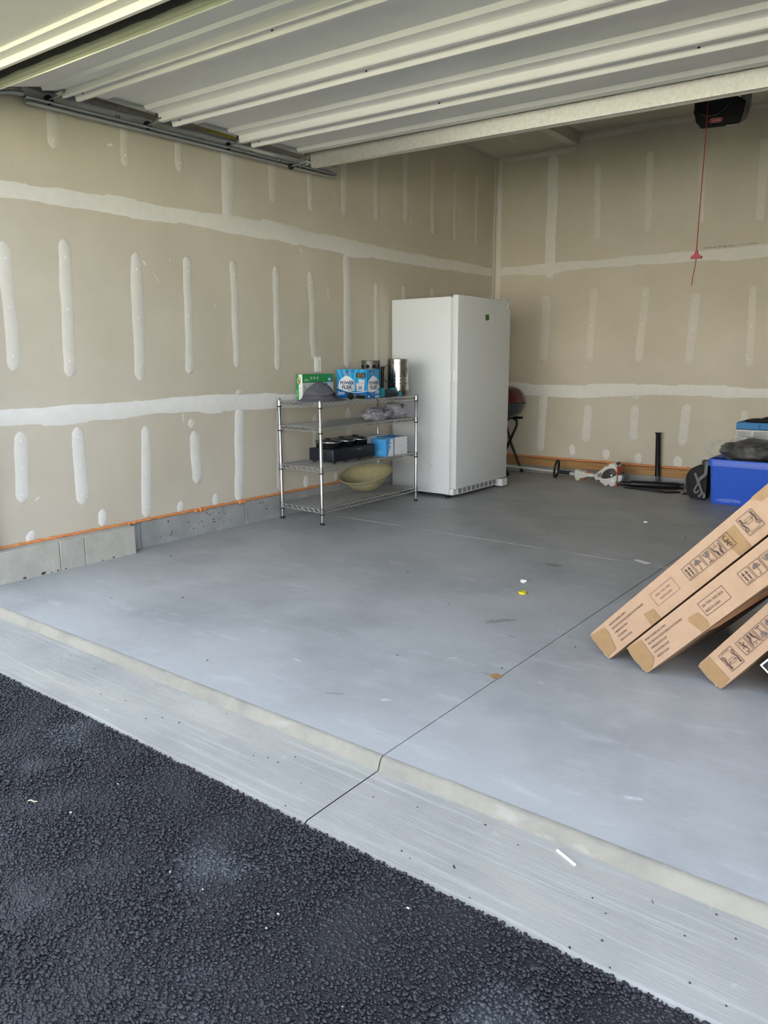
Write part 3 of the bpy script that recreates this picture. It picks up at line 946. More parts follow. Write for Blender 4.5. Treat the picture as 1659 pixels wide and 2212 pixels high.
# end hinge plate with bolts at the strut
bm = nb(); box(bm, (0.215, 2.085, 2.570), (0.285, 2.089, 2.630), 0.001, 1); hp = obj('top_bracket', bm, M_HINGE, door)
bm = nb()
for xx, zz in ((0.233, 2.600), (0.262, 2.602), (0.275, 2.577), (0.215, 2.572)):
    bm = nb(); lathe(bm, [(0.008, 0), (0.007, 0.006), (0, 0.007)], (xx, 2.085, zz), 8, Matrix.Rotation(R(90), 3, 'X'))
    obj('bolt', bm, M_CHROME, hp)
# rollers between the section ends and the track
for k, (yy, zz) in enumerate(ROLL + [(2.07, 2.585)]):
    bm = nb()
    lathe(bm, [(0, -0.012), (0.020, -0.012), (0.024, -0.006), (0.024, 0.006), (0.020, 0.012), (0, 0.012)], (0.135, yy, zz - 0.005), 20, Matrix.Rotation(R(90), 3, 'Y'))
    rl = obj('roller', bm, M_BLACK, door, smooth=True)
    bm = nb(); tube(bm, [(0.135, yy, zz - 0.005), (DX0 + 0.02, yy, zz)], 0.006, 8)
    obj('roller_stem', bm, M_HINGE, rl)
    bm = nb(); box(bm, (DX0 - 0.035, yy - 0.03, zz - 0.006), (DX0 + 0.03, yy + 0.03, zz + 0.004), 0.001, 1); obj('hinge', bm, M_HINGE, door)

# ---- track and its wall angle
t = thing('door_track', 'galvanized horizontal door track along the left wall', 'track', (0.09, 1.3, 2.58))
def along_y(bm, prof, y0, y1, z0, z1, n=4):
    cols = []
    for i in range(n + 1):
        f = i / n
        cols.append([bm.verts.new((x, y0 + (y1 - y0) * f, z + z0 + (z1 - z0) * f)) for x, z in prof])
    for p, q in zip(cols, cols[1:]):
        for k in range(len(prof) - 1):
            bm.faces.new((p[k], p[k + 1], q[k + 1], q[k]))
M_TRACK = mat('track_steel', (176, 182, 188), 0.36, 0.55, var=0.15, scale=30)
bm = nb()
along_y(bm, [(0.150, 0.010), (0.158, 0.002), (0.140, -0.004), (0.112, 0.0), (0.108, 0.012), (0.108, 0.050), (0.116, 0.060), (0.150, 0.058)], 0.10, 2.56, 2.556, 2.604); sheet(bm, 0.002)
obj('rail', bm, M_TRACK, t, smooth=True)
bm = nb(); along_y(bm, [(0.135, -0.006), (0.100, -0.008), (0.098, 0.060)], 0.12, 2.575, 2.549, 2.598); sheet(bm, 0.0025)
obj('angle_iron', bm, M_TRACK, t)
bm = nb()
pts = [(0.128 - 0.075 * i / 10, 0.10 - 0.37 * math.sin(R(9 * i)), 2.575 - 0.37 * (1 - math.cos(R(9 * i)))) for i in range(11)]
tube(bm, pts + [(0.05, -0.27, 0.1)], 0.020, 6, squash=0.5)
obj('curved_rail', bm, M_TRACK, t, smooth=True)
bm = nb()
for yy in (0.62, 0.64, 1.22, 1.24, 1.92, 1.95, 2.52):
    bm = nb(); box(bm, (0.158, yy, 2.570 + 0.02 * yy / 2.5), (0.164, yy + 0.010, 2.584 + 0.02 * yy / 2.5), 0.001, 1)
    obj('track_bolt', bm, M_CHROME, t)
bm = nb(); box(bm, (0.150, 1.28, 2.642), (0.154, 1.52, 2.672)); obj('warning_label', bm, flat((168, 158, 62), 0.5), t, ).__setitem__('label', 'yellow warning sticker on the track')
bm = nb(); box(bm, (0.03, 2.50, 2.60), (0.10, 2.54, 3.30)); obj('hanger_strap', bm, M_TRACK, t)

# ---- opener
t = thing('garage_door_opener', 'black garage door opener motor hung below the ceiling', 'opener', (2.73, 3.45, 2.74))
bm = nb()
outl = [(2.572, 2.850), (2.575, 2.775), (2.588, 2.715), (2.625, 2.668), (2.845, 2.654), (2.868, 2.672), (2.884, 2.745), (2.888, 2.790), (2.840, 2.826), (2.780, 2.838)]
fr = [bm.verts.new((x, 3.30, z)) for x, z in outl]; bk = [bm.verts.new((2.72 + (x - 2.72) * 0.80, 3.56, z + 0.085 * max(0.0, min(1.0, (2.84 - z) / 0.18)))) for x, z in outl]
bm.faces.new(fr[::-1]); bm.faces.new(bk)
for k in range(len(outl)):
    bm.faces.new((fr[k], fr[(k + 1) % len(outl)], bk[(k + 1) % len(outl)], bk[k]))
bmesh.ops.bevel(bm, geom=[e for e in bm.edges if e.verts[0] in fr and e.verts[1] in fr], offset=0.012, segments=3, affect='EDGES')
hs = obj('housing', bm, mat('opener_plastic', (13, 15, 17), 0.4), t, smooth=True)
bm = nb()
crv = [(2.578, 2.800), (2.610, 2.765), (2.660, 2.738), (2.718, 2.735), (2.760, 2.758), (2.800, 2.800), (2.835, 2.822)]
tube(bm, [(x, 3.302, z) for x, z in crv], [0.004, 0.008, 0.010, 0.011, 0.011, 0.012, 0.005], 8)
obj('front_ridge', bm, mat('opener_plastic', (13, 15, 17), 0.4), hs, smooth=2)
pr = Print((2.718, 3.30, 2.704), (1, 0, -0.065), (0.065, 0, 1), (0, -1, 0), 0.0015)
def pill(w, h, n=10):
    r = h / 2
    return [(w / 2 - r + r * math.cos(a), r * math.sin(a)) for a in [R(-90 + 180 * k / n) for k in range(n + 1)]] + [(-w / 2 + r - r * math.cos(a), -r * math.sin(a)) for a in [R(-90 + 180 * k / n) for k in range(n + 1)]]
pr.poly(pill(0.078, 0.026), (214, 150, 156)); pr.poly(pill(0.072, 0.020), (150, 30, 44)); pr.text('GENIE', -0.026, -0.005, 0.010, (235, 215, 215), w=0.052)
pr.done('badge', t)
bm = nb()
for i in range(4):
    bm = nb(); box(bm, (2.655 + i * 0.018, 3.298, 2.673), (2.668 + i * 0.018, 3.301, 2.681))
    obj('vent_slot', bm, flat((6, 6, 7), 0.8), t)
bm = nb(); prism(bm, [(2.782, 3.299, 2.658), (2.850, 3.299, 2.654), (2.852, 3.299, 2.660), (2.784, 3.299, 2.664)], (0, 0, 0), (0, 0.003, 0)); obj('light_lens', bm, flat((170, 168, 158), 0.4), t)
bm = nb()
for xx in (2.60, 2.842):
    for yy in (3.36, 3.50):
        bm = nb(); box(bm, (xx, yy, 2.80), (xx + 0.032, yy + 0.005, 3.30)); obj('hanger_strap', bm, M_TRACK, t)
bm = nb(); box(bm, (2.715, -0.2, 2.846), (2.765, 3.36, 2.876), 0.003); obj('rail', bm, M_TRACK, t)
bm = nb(); box(bm, (2.66, 3.24, 2.828), (2.76, 3.36, 2.846), 0.002); obj('rail_mount', bm, M_HINGE, t)
t = thing('release_cord', 'thin red emergency release cord hanging from the opener rail', 'cord', (2.772, 2.9, 1.65))
bm = nb(); tube(bm, [(2.773, 2.9, 2.84), (2.775, 2.9, 2.70), (2.776, 2.9, 2.40), (2.772, 2.9, 2.10), (2.771, 2.9, 1.86)], 0.0028, 6)
tube(bm, [(2.772, 2.9, 1.82), (2.771, 2.9, 1.78), (2.764, 2.9, 1.73), (2.759, 2.9, 1.69), (2.757, 2.9, 1.653)], 0.0026, 6)
obj('cord', bm, flat((132, 18, 30), 0.6), t)
bm = nb(); prism(bm, [(x, 2.9, z) for x, z in ((2.741, 1.815), (2.806, 1.813), (2.806, 1.826), (2.780, 1.842), (2.776, 1.866), (2.767, 1.866), (2.764, 1.842), (2.741, 1.827))], (0, -0.009, 0), (0, 0.009, 0), 0.002)
obj('handle', bm, flat((138, 18, 30), 0.5), t)
bm = nb(); box(bm, (2.748, 2.86, 2.824), (2.796, 2.94, 2.845), 0.003); obj('trolley', bm, M_HINGE, t)

# ================================================================== FREEZER
FX, FY, FW, FH = 0.727, 3.413, 0.922, 1.741
t = thing('upright_freezer', 'tall white upright freezer standing against the left wall', 'freezer', (0.36, FY + FW / 2, 0))
bm = nb(); box(bm, (0.03, FY + 0.004, 0.035), (0.655, FY + FW - 0.004, FH - 0.012), 0.006); obj('cabinet', bm, M_FRIDGE, t, smooth=True)
bm = nb(); box(bm, (0.655, FY + 0.012, 0.10), (0.672, FY + FW - 0.012, FH - 0.02)); obj('door_gasket', bm, flat((196, 198, 198), 0.6), t)
bm = nb(); box(bm, (0.672, FY, 0.088), (FX, FY + FW, FH), 0.009, 3); dr = obj('door', bm, M_FRIDGE, t, smooth=True)
bm = nb(); box(bm, (0.688, FY - 0.004, 1.030), (0.706, FY + 0.002, 1.115), 0.002); obj('key_slot', bm, flat((240, 240, 238), 0.4), dr)
bm = nb(); box(bm, (FX - 0.001, FY + FW - 0.065, 1.662), (FX + 0.004, FY + FW - 0.025, 1.700), 0.001); obj('badge', bm, mat('badge_silver', (186, 186, 188), 0.3, 0.7), dr)
bm = nb(); box(bm, (0.55, FY + FW - 0.09, FH - 0.012), (0.72, FY + FW - 0.01, FH + 0.012), 0.006); obj('hinge_cover', bm, M_FRIDGE_P, t)
pr = Print((FX, 3.872, 1.545), (0, 1, 0.10), (0, -0.10, 1), (1, 0, 0), 0.0012)
pr.rect(0.0, 0.0, 0.062, 0.048, mat('green_painter_tape', (58, 110, 44), 0.6, var=0.3, scale=60))
pr.line([(0.012, 0.022), (0.022, 0.028), (0.034, 0.022), (0.046, 0.027)], 0.004, (44, 82, 34))
pr.done('tape_label', dr)['label'] = 'small piece of green tape on the freezer door'
# toe grille with slots between slats
bm = nb(); box(bm, (0.60, FY + 0.02, 0.030), (0.690, FY + FW - 0.03, 0.086), 0.003)
g = obj('base_grille', bm, M_FRIDGE_P, t)
bm = nb(); box(bm, (0.688, FY + 0.09, 0.036), (0.6915, FY + FW - 0.14, 0.080)); obj('grille_recess', bm, flat((30, 31, 33), 0.8), g)
bm = nb()
for zz in (0.046, 0.058, 0.070):
    box(bm, (0.690, FY + 0.09, zz - 0.0022), (0.697, FY + FW - 0.14, zz + 0.0022))
for k in range(10):
    yy = FY + 0.09 + (FW - 0.23) * k / 9
    box(bm, (0.690, yy - 0.007, 0.034), (0.698, yy + 0.007, 0.082))
box(bm, (0.690, FY + 0.085, 0.078), (0.698, FY + FW - 0.135, 0.086)); box(bm, (0.690, FY + 0.085, 0.030), (0.698, FY + FW - 0.135, 0.038))
obj('grille_bars', bm, M_FRIDGE_P, g)
bm = nb(); box(bm, (0.66, FY + FW - 0.11, 0.012), (0.742, FY + FW - 0.006, 0.082), 0.006); obj('hinge_block', bm, M_FRIDGE_P, t)
for x, y in ((0.10, FY + 0.06), (0.62, FY + 0.04), (0.10, FY + FW - 0.06), (0.62, FY + FW - 0.06)):
    bm = nb(); lathe(bm, [(0, 0), (0.024, 0), (0.024, 0.010), (0.012, 0.014), (0.012, 0.04), (0, 0.04)], (x, y, 0), 14); obj('foot', bm, M_BLACK, t)
bm = nb()
for y, z in ((3.55, 0.36), (3.60, 0.34), (3.57, 0.30), (3.55, 0.25), (3.53, 0.07)):
    pass
rr = random.Random(8)
for y, z in ((0.44, 0.30), (0.47, 0.285), (0.452, 0.262), (0.44, 0.22), (0.42, 0.085), (0.5, 0.10), (0.30, 0.16)):
    blob(bm, (y, FY + 0.004, z), (0.006, 0.0012, 0.004), 1, 0.4, 2, y * 50)
o = obj('scuff_marks', bm, flat((150, 152, 154), 0.7), t); o['kind'] = 'stuff'

# ================================================================== WIRE SHELVING
SX0, SX1, SY0, SY1 = 0.061, 0.484, 1.942, 3.165
SROT = R(0.6)
t = thing('wire_shelving', 'chrome four-tier wire shelving unit beside the white freezer', 'shelving', (0.27, 2.55, 0))
POST = [(SX0, SY0 + 0.008), (SX1 + 0.006, SY0 - 0.006), (SX1 - 0.004, SY1 - 0.004), (SX0, SY1)]
TIERS = [0.905, 0.722, 0.425, 0.118]
for (x, y), top in zip(POST, (0.928, 0.922, 0.920, 0.925)):
    bm = nb(); lathe(bm, [(0, 0.018), (0.0125, 0.018), (0.0125, top - 0.004), (0.010, top), (0, top + 0.001)], (x, y, 0), 14)
    po = obj('post', bm, M_CHROME, t, smooth=True)
    bm = nb(); lathe(bm, [(0, 0), (0.017, 0), (0.018, 0.006), (0.014, 0.014), (0.009, 0.02), (0, 0.02)], (x, y, 0), 14); obj('foot', bm, M_BLACK, po, smooth=True)
    for z in TIERS:
        bm = nb(); lathe(bm, [(0.0128, z - 0.036), (0.0172, z - 0.034), (0.0185, z + 0.006), (0.0128, z + 0.008)], (x, y, 0), 14); obj('collar', bm, M_CHROME, po, smooth=True)
        bm = nb(); lathe(bm, [(0.0128, z - 0.043), (0.0180, z - 0.042), (0.0180, z - 0.035), (0.0128, z - 0.034)], (x, y, 0), 14); obj('collar_ring', bm, M_BLACK, po)
for z in TIERS:
    bm = nb()
    corners = POST
    for (xa, ya), (xb, yb) in zip(corners, corners[1:] + corners[:1]):
        d = V((xb - xa, yb - ya, 0)); ln = d.length; d.normalize()
        A = V((xa, ya, 0)) + d * 0.016; B = V((xb, yb, 0)) - d * 0.016; ln -= 0.032
        for dz, rr_ in ((0.0, 0.0040), (-0.028, 0.0036)):
            tube(bm, [A + V((0, 0, z + dz)), B + V((0, 0, z + dz))], rr_, 6)
        n = max(4, int(ln / 0.052)) * 2
        zig = [A + d * (ln * i / n) + V((0, 0, z - 0.003 if i % 2 else z - 0.026)) for i in range(n + 1)]
        for p, q in zip(zig, zig[1:]):
            tube(bm, [p, q], 0.0029, 5, caps=False)
    sh = obj('wire_shelf', bm, M_WIRE, t, smooth=True)
    bm = nb()
    nw = 46
    for i in range(1, nw):
        y = SY0 + (SY1 - SY0) * i / nw
        tube(bm, [(SX0 + 0.002, y, z + 0.002), (SX1 - 0.002, y, z + 0.002)], 0.0019, 4, caps=False)
    for x in (0.14, 0.27, 0.40):
        tube(bm, [(x, SY0 + 0.01, z - 0.004), (x, SY1 - 0.01, z - 0.004)], 0.0028, 5, caps=False)
    obj('deck_wires', bm, M_WIRE, sh)
Z1, Z2, Z3, Z4 = [z + 0.0042 for z in TIERS]

# ---- dryer-sheet style green and white carton
x0, x1, y0, y1, h = 0.075, 0.142, 2.125, 2.480, 0.192
t = thing('green_white_carton', 'green and white carton at the rear left of the top shelf', 'box', (0.108, 2.30, Z1))
M_CARTON_W = flat((222, 225, 226), 0.5)
bm = nb(); box(bm, (x0, y0, Z1), (x1, y1, Z1 + h), 0.0015, 1); obj('carton', bm, M_CARTON_W, t)
pr = Print((x1, y0, Z1), (0, 1, 0), (0, 0, 1), (1, 0, 0))
G1, G2 = (34, 148, 78), (24, 116, 60)
W_ = y1 - y0
pr.rect(0, 0, W_, h, (206, 212, 216)); pr.rect(0, 0.132, W_, h, G1); pr.rect(0, 0.128, W_, 0.134, G2)
for k in range(3):
    pr.disc(0.10 + k * 0.036, 0.163, 0.012, (200, 226, 208)); pr.disc(0.10 + k * 0.036, 0.163, 0.009, G1); pr.disc(0.10 + k * 0.036, 0.163, 0.005, (214, 234, 220))
pr.rect(0.02, 0.150, 0.062, 0.156, (190, 220, 200)); pr.rect(0.02, 0.140, 0.080, 0.145, (190, 220, 200))
pr.disc(0.31, 0.150, 0.022, (40, 110, 160)); pr.disc(0.31, 0.150, 0.013, (210, 225, 235))
pr.rect(0.015, 0.0, 0.20, 0.112, (176, 184, 192)); pr.disc(0.115, 0.066, 0.036, (228, 232, 236)); pr.disc(0.115, 0.066, 0.026, (122, 136, 150)); pr.rect(0.03, 0.098, 0.075, 0.106, (230, 234, 238))
pr.rect(0.245, 0.062, 0.285, 0.122, (30, 120, 190)); pr.rect(0.30, 0.062, 0.345, 0.122, (190, 200, 210))
for k in range(4):
    pr.rect(0.22, 0.112 - k * 0.012, 0.238, 0.116 - k * 0.012, (90, 120, 160))
pr.done('front_print', t)
pr = Print((x0, y0, Z1), (1, 0, 0), (0, 0, 1), (0, -1, 0))
D_ = x1 - x0
pr.rect(0, 0, D_ * 0.42, h, G1); pr.rect(D_ * 0.42, 0, D_, h, (236, 238, 238))
pr.disc(D_ * 0.42, 0.145, 0.021, (58, 66, 52), 0.030); pr.disc(D_ * 0.42, 0.145, 0.017, (206, 200, 90), 0.025); pr.disc(D_ * 0.45, 0.142, 0.011, (44, 60, 110), 0.015); pr.line([(D_ * 0.3, 0.130), (D_ * 0.6, 0.155)], 0.004, (235, 235, 230))
for k in range(3):
    pr.disc(D_ * 0.70, 0.085 - k * 0.030, 0.008, (90, 160, 110), 0.011); pr.disc(D_ * 0.70, 0.085 - k * 0.030, 0.006, (236, 238, 238), 0.009)
pr.rect(D_ * 0.12, 0.02, D_ * 0.2, 0.075, (190, 226, 200))
pr.done('end_print', t)
pr = Print((x0, y0, Z1 + h), (1, 0, 0), (0, 1, 0), (0, 0, 1)); pr.rect(0, 0, D_, W_, G1); pr.done('top_print', t)

# ---- crumpled bucket hat
t = thing('bucket_hat', 'crumpled grey bucket hat lying on the top shelf before a green carton', 'hat', (0.34, 2.12, Z1))
def hat_def(bm, seed):
    for v in bm.verts:
        d = v.co - V((0.335, 2.12, Z1))
        r_ = math.hypot(d.x, d.y)
        k = noise.noise(V((d.x * 9, d.y * 9, d.z * 7 + seed)))
        v.co += V((0.026 * k, 0.034 * noise.noise(V((d.y * 11, d.z * 9, seed))), (0.014 * k if d.z > 0.02 else 0.006 * abs(k))))
        v.co.z = max(v.co.z, Z1 + 0.001)
M_HAT = mat('grey_cloth', (92, 92, 104), 0.9, var=0.15, scale=30, bump=0.25, bscale=240)
bm = nb(); lathe(bm, [(0.132, 0.046), (0.122, 0.058), (0.108, 0.078), (0.088, 0.104), (0.066, 0.124), (0.040, 0.136), (0.02, 0.139), (0, 0.139)], (0.335, 2.12, Z1), 40, Matrix.Rotation(R(6), 3, 'X'), 0.80, 1.05)
hat_def(bm, 1.0); sheet(bm, 0.0015); obj('crown', bm, M_HAT, t, smooth=2)
bm = nb(); lathe(bm, [(0.133, 0.046), (0.150, 0.026), (0.178, 0.010), (0.205, 0.0015)], (0.335, 2.12, Z1), 40, None, 0.72, 1.08)
hat_def(bm, 1.0); sheet(bm, 0.0015); obj('brim', bm, M_HAT, t, smooth=2)
bm = nb(); tube(bm, [(0.436, 2.10, Z1 + 0.052), (0.445, 2.13, Z1 + 0.050), (0.440, 2.165, Z1 + 0.058), (0.447, 2.15, Z1 + 0.040)], 0.004, 6); blob(bm, (0.445, 2.135, Z1 + 0.048), (0.006, 0.014, 0.008), 2, 0.3, 3, 4); obj('chin_cord', bm, M_BLACKM, t)

# ---- blue bin-bag carton
x0, x1, y0, y1, h = 0.150, 0.460, 2.519, 2.678, 0.226
t = thing('trash_bag_carton', 'bright blue POWER FLEX trash bag carton on the top shelf', 'box', (0.305, 2.6, Z1))
CB = (24, 140, 200)
bm = nb(); box(bm, (x0, y0, Z1), (x1, y1, Z1 + h), 0.0015, 1); obj('carton', bm, flat(CB, 0.35), t)
def bag_face(pr, W_, big):
    s = W_
    pr.rect(0, 0, W_, h, CB)
    for k in range(5):
        a0, a1 = k * 0.2 * W_, (k * 0.2 + 0.09) * W_
        pr.poly([(a0 * 0.6 + 0.2 * W_, h * 0.55), (a0, h), (a1, h), (a1 * 0.6 + 0.2 * W_, h * 0.55)], (60, 170, 218))
    bx = 0.33 * W_ if big else 0.5 * W_
    bw = 0.27 * W_ if big else 0.44 * W_
    pr.poly([(bx - bw, 0.062), (bx - bw * 1.02, 0.105), (bx - bw * 0.86, 0.140), (bx - bw * 0.40, 0.165), (bx - bw * 0.1, 0.178), (bx + bw * 0.25, 0.172), (bx + bw * 0.75, 0.150), (bx + bw, 0.115), (bx + bw * 1.02, 0.062), (bx, 0.045)], (226, 229, 232))
    pr.poly([(bx + bw * 0.1, 0.05), (bx + bw * 0.35, 0.150), (bx + bw * 0.75, 0.145), (bx + bw, 0.115), (bx + bw, 0.062)], (196, 200, 206))
    for sgn in (-1, 1):
        pr.line([(bx, 0.175), (bx + sgn * bw * 0.28, 0.185), (bx + sgn * bw * 0.52, 0.205), (bx + sgn * bw * 0.36, 0.214), (bx + sgn * bw * 0.10, 0.185)], 0.0030, (214, 110, 110))
    NV = (26, 42, 92)
    pr.text('POWER', bx - bw * 0.80, 0.108, 0.026, NV, w=bw * 1.72, bold=0.03)
    pr.text('FLEX', bx - bw * 0.58, 0.074, 0.026, NV, w=bw * 1.22, bold=0.03)
    if big:
        pr.poly([(0.665 * W_, 0.058), (0.655 * W_, 0.108), (0.91 * W_, 0.108), (0.90 * W_, 0.058)], (206, 210, 212)); pr.rect(0.645 * W_, 0.106, 0.925 * W_, 0.120, (186, 190, 192)); pr.poly([(0.74 * W_, 0.122), (0.735 * W_, 0.152), (0.925 * W_, 0.146), (0.925 * W_, 0.122)], (190, 196, 200))
        pr.rect(0.70 * W_, 0.064, 0.86 * W_, 0.100, (172, 178, 184)); pr.text('13', 0.735 * W_, 0.078, 0.017, (40, 46, 60), w=0.024, bold=0.03); pr.text('GALLON', 0.71 * W_, 0.067, 0.006, (60, 66, 78), w=0.042)
        pr.rect(0.645 * W_, 0.160, 0.965 * W_, 0.200, (24, 34, 66))
        for k, s_ in enumerate(('RIP RESISTANT', 'ODOR LOCK', 'EASY CLOSE')):
            pr.text(s_, 0.675 * W_, 0.188 - k * 0.012, 0.006, (236, 214, 90), w=0.26 * W_)
    arc = [(W_ * k / 14, (0.058 if big else 0.062) + 0.045 * ((k / 14 - 0.62) ** 2 * 2.2 if big else (k / 14 - 0.35) ** 2 * 2.2) - 0.012) for k in range(15)]
    pr.poly([(0, 0)] + [(0 + a, b) for a, b in arc] + [(W_, 0)], (16, 104, 176))
    pr.line(arc, 0.0045, (236, 240, 244))
    pr.text('200', 0.022 * W_ if big else 0.62 * W_, 0.026 if big else 0.040, 0.024, (240, 244, 248), w=0.075 if big else 0.052, bold=0.02)
    if big:
        pr.rect(0.80 * W_, 0.006, 0.90 * W_, 0.030, (240, 240, 240))
        for k in range(6):
            pr.rect((0.812 + k * 0.014) * W_, 0.008, (0.818 + k * 0.014) * W_, 0.028, (30, 30, 34))
        pr.text('TRASH BAGS', 0.48 * W_, 0.012, 0.007, (225, 235, 245), w=0.075)
    else:
        pr.text('TRASH BAGS', 0.30 * W_, 0.030, 0.007, (225, 235, 245), w=0.62 * W_); pr.disc(0.12 * W_, 0.016, 0.011, (180, 214, 234)); pr.rect(0.62 * W_, 0.006, 0.95 * W_, 0.022, (220, 228, 236))
        for k in range(7):
            pr.rect((0.64 + k * 0.045) * W_, 0.006, (0.655 + k * 0.045) * W_, 0.022, (40, 50, 70))
    cx = 0.36 * W_ if big else 0.24 * W_
    pr.poly([(cx - 0.009, h - 0.016), (cx, h - 0.007), (cx + 0.009, h - 0.016), (cx, h - 0.025)], (20, 50, 110))
    pr.text("MEMBER'S MARK", cx + 0.014, h - 0.019, 0.007, (20, 50, 110), w=0.075 if big else 0.060)
pr = Print((x0, y0, Z1), (1, 0, 0), (0, 0, 1), (0, -1, 0)); bag_face(pr, x1 - x0, True); pr.done('front_print', t)
pr = Print((x1, y0, Z1), (0, 1, 0), (0, 0, 1), (1, 0, 0)); bag_face(pr, y1 - y0, False); pr.done('side_print', t)

# ---- small black nozzle in front of the blue carton
t = thing('spray_nozzle', 'black and silver hose nozzle lying before the blue carton', 'nozzle', (0.465, 2.38, Z1))
bm = nb(); lathe(bm, [(0, -0.026), (0.018, -0.026), (0.024, -0.018), (0.024, 0.014), (0.018, 0.024), (0, 0.026)], (0.455, 2.325, Z1 + 0.030), 16, Matrix.Rotation(R(60), 3, 'X') @ Matrix.Rotation(R(20), 3, 'Y')); obj('spray_head', bm, M_BLACK, t, smooth=True)
bm = nb(); tube(bm, [(0.457, 2.345, Z1 + 0.028), (0.460, 2.375, Z1 + 0.024)], 0.012, 12); obj('collar', bm, mat('dull_silver', (168, 170, 172), 0.3, 0.9), t, smooth=True)
bm = nb(); tube(bm, [(0.460, 2.372, Z1 + 0.023), (0.462, 2.42, Z1 + 0.020), (0.466, 2.468, Z1 + 0.017)], [0.014, 0.013, 0.015], 12); obj('barrel', bm, M_BLACK, t, smooth=True)
bm = nb(); tube(bm, [(0.466, 2.466, Z1 + 0.017), (0.467, 2.480, Z1 + 0.016)], 0.0135, 12, caps=False); tube(bm, [(0.466, 2.468, Z1 + 0.017), (0.467, 2.476, Z1 + 0.016)], 0.006, 8); obj('end_ring', bm, mat('dull_silver', (168, 170, 172), 0.3, 0.9), t)

# ---- two chimney starters
def chimney(name, label, c, r, h, m, holes_top, slots, handle):
    t = thing(name, label, 'chimney starter', c, 0.0, None)
    bm = nb()
    lathe(bm, [(r, 0), (r, h * 0.06), (r, h * 0.5), (r, h - 0.004), (r + 0.002, h - 0.002), (r + 0.001, h), (r - 0.002, h), (r - 0.002, 0.004), (r, 0)], c, 48)
    obj('cylinder', bm, m, t, smooth=True)
    bm = nb(); lathe(bm, [(0, 0.07), (r - 0.003, 0.07), (r - 0.003, 0.074), (0, 0.074)], c, 24); obj('grate', bm, M_BLACKM, t)
    for a, z, rr_, rz in holes_top:
        bm = nb()
        M = Matrix.Rotation(a, 3, 'Z') @ Matrix.Rotation(R(90), 3, 'Y')
        p = V(c) + V((math.cos(a) * (r - 0.001), math.sin(a) * (r - 0.001), z))
        lathe(bm, [(0, 0.0018), (rr_, 0.0014), (rr_, -0.001), (0, -0.001)], p, 12, M @ Matrix.Diagonal((rz / rr_, 1, 1)))
        obj('vent_hole', bm, flat((12, 12, 13), 0.9), t)
    for a in slots:
        bm = nb()
        M = Matrix.Rotation(a, 3, 'Z') @ Matrix.Rotation(R(90), 3, 'Y')
        p = V(c) + V((math.cos(a) * (r - 0.001), math.sin(a) * (r - 0.001), 0.030))
        lathe(bm, [(0, 0.0018), (0.005, 0.0014), (0.005, -0.001), (0, -0.001)], p, 10, M @ Matrix.Diagonal((4.6, 1, 1)))
        obj('vent_slot', bm, flat((12, 12, 13), 0.9), t)
    if handle:
        a = handle
        d = V((math.cos(a), math.sin(a), 0))
        p = V(c)
        bm = nb(); tube(bm, [p + d * r + V((0, 0, h * 0.84)), p + d * (r + 0.03) + V((0, 0, h * 0.78)), p + d * (r + 0.06) + V((0, 0, h * 0.48)), p + d * r + V((0, 0, h * 0.36))], 0.003, 6)
        hw = obj('handle_bracket', bm, M_BLACK, t)
        bm = nb(); q = p + d * (r + 0.05)
        tube(bm, [q + V((0, 0, 0.055)), q + V((0, 0, h * 0.80))], 0.014, 10); obj('handle_grip', bm, M_BLACK, t, smooth=True)
    return t
sl = [R(-80 + k * 17) for k in range(9)]
chimney('chimney_starter', 'shiny steel chimney starter with a sooty base beside the freezer', (0.36, 3.065, Z1), 0.089, 0.306,
        None or mat('heat_stained_steel', (206, 207, 208), 0.22, 1.0, var=0.6, scale=12, col2=(104, 102, 100)), [(R(a), z, 0.0055, 0.0055) for a in (-72, -42, -12, 18) for z in (0.105, 0.135, 0.165)], sl, R(200))
chimney('chimney_starter', 'dull grey chimney starter with large round holes behind the blue carton', (0.175, 2.925, Z1), 0.078, 0.294,
        mat('dull_galvanized', (120, 120, 118), 0.5, 0.7, var=0.25, scale=20), [(R(a), 0.245, 0.016, 0.016) for a in (-110, -70, -30, 10)], [], R(-20))

# ---- teal and black hand tool
t = thing('hand_tool', 'teal and black pistol-shaped tool lying before the shiny chimney starter', 'tool', (0.43, 2.9, Z1))
M_TEAL = flat((36, 146, 164), 0.4)
bm = nb(); tube(bm, [(0.420, 2.790, Z1 + 0.035), (0.425, 2.84, Z1 + 0.036), (0.430, 2.90, Z1 + 0.030), (0.434, 2.95, Z1 + 0.024)], [0.030, 0.032, 0.026, 0.019], 14); obj('body', bm, mat('slate_plastic', (38, 44, 54), 0.4), t, smooth=True)
bm = nb(); tube(bm, [(0.434, 2.948, Z1 + 0.024), (0.437, 2.99, Z1 + 0.022)], 0.021, 14); obj('nose_cap', bm, M_TEAL, t, smooth=True)
bm = nb(); tube(bm, [(0.424, 2.86, Z1 + 0.062), (0.428, 2.90, Z1 + 0.064), (0.431, 2.935, Z1 + 0.052)], [0.008, 0.011, 0.008], 10); obj('trigger', bm, M_TEAL, t, smooth=True)
bm = nb(); box(bm, (0.37, 2.745, Z1), (0.43, 2.80, Z1 + 0.075), 0.012); obj('rear_shell', bm, M_TEAL, t, smooth=True)
bm = nb(); blob(bm, (0.40, 2.85, Z1 + 0.010), (0.03, 0.07, 0.012), 2, 0.3, 3, 2, Z1); obj('black_pouch', bm, M_BLACKM, t)

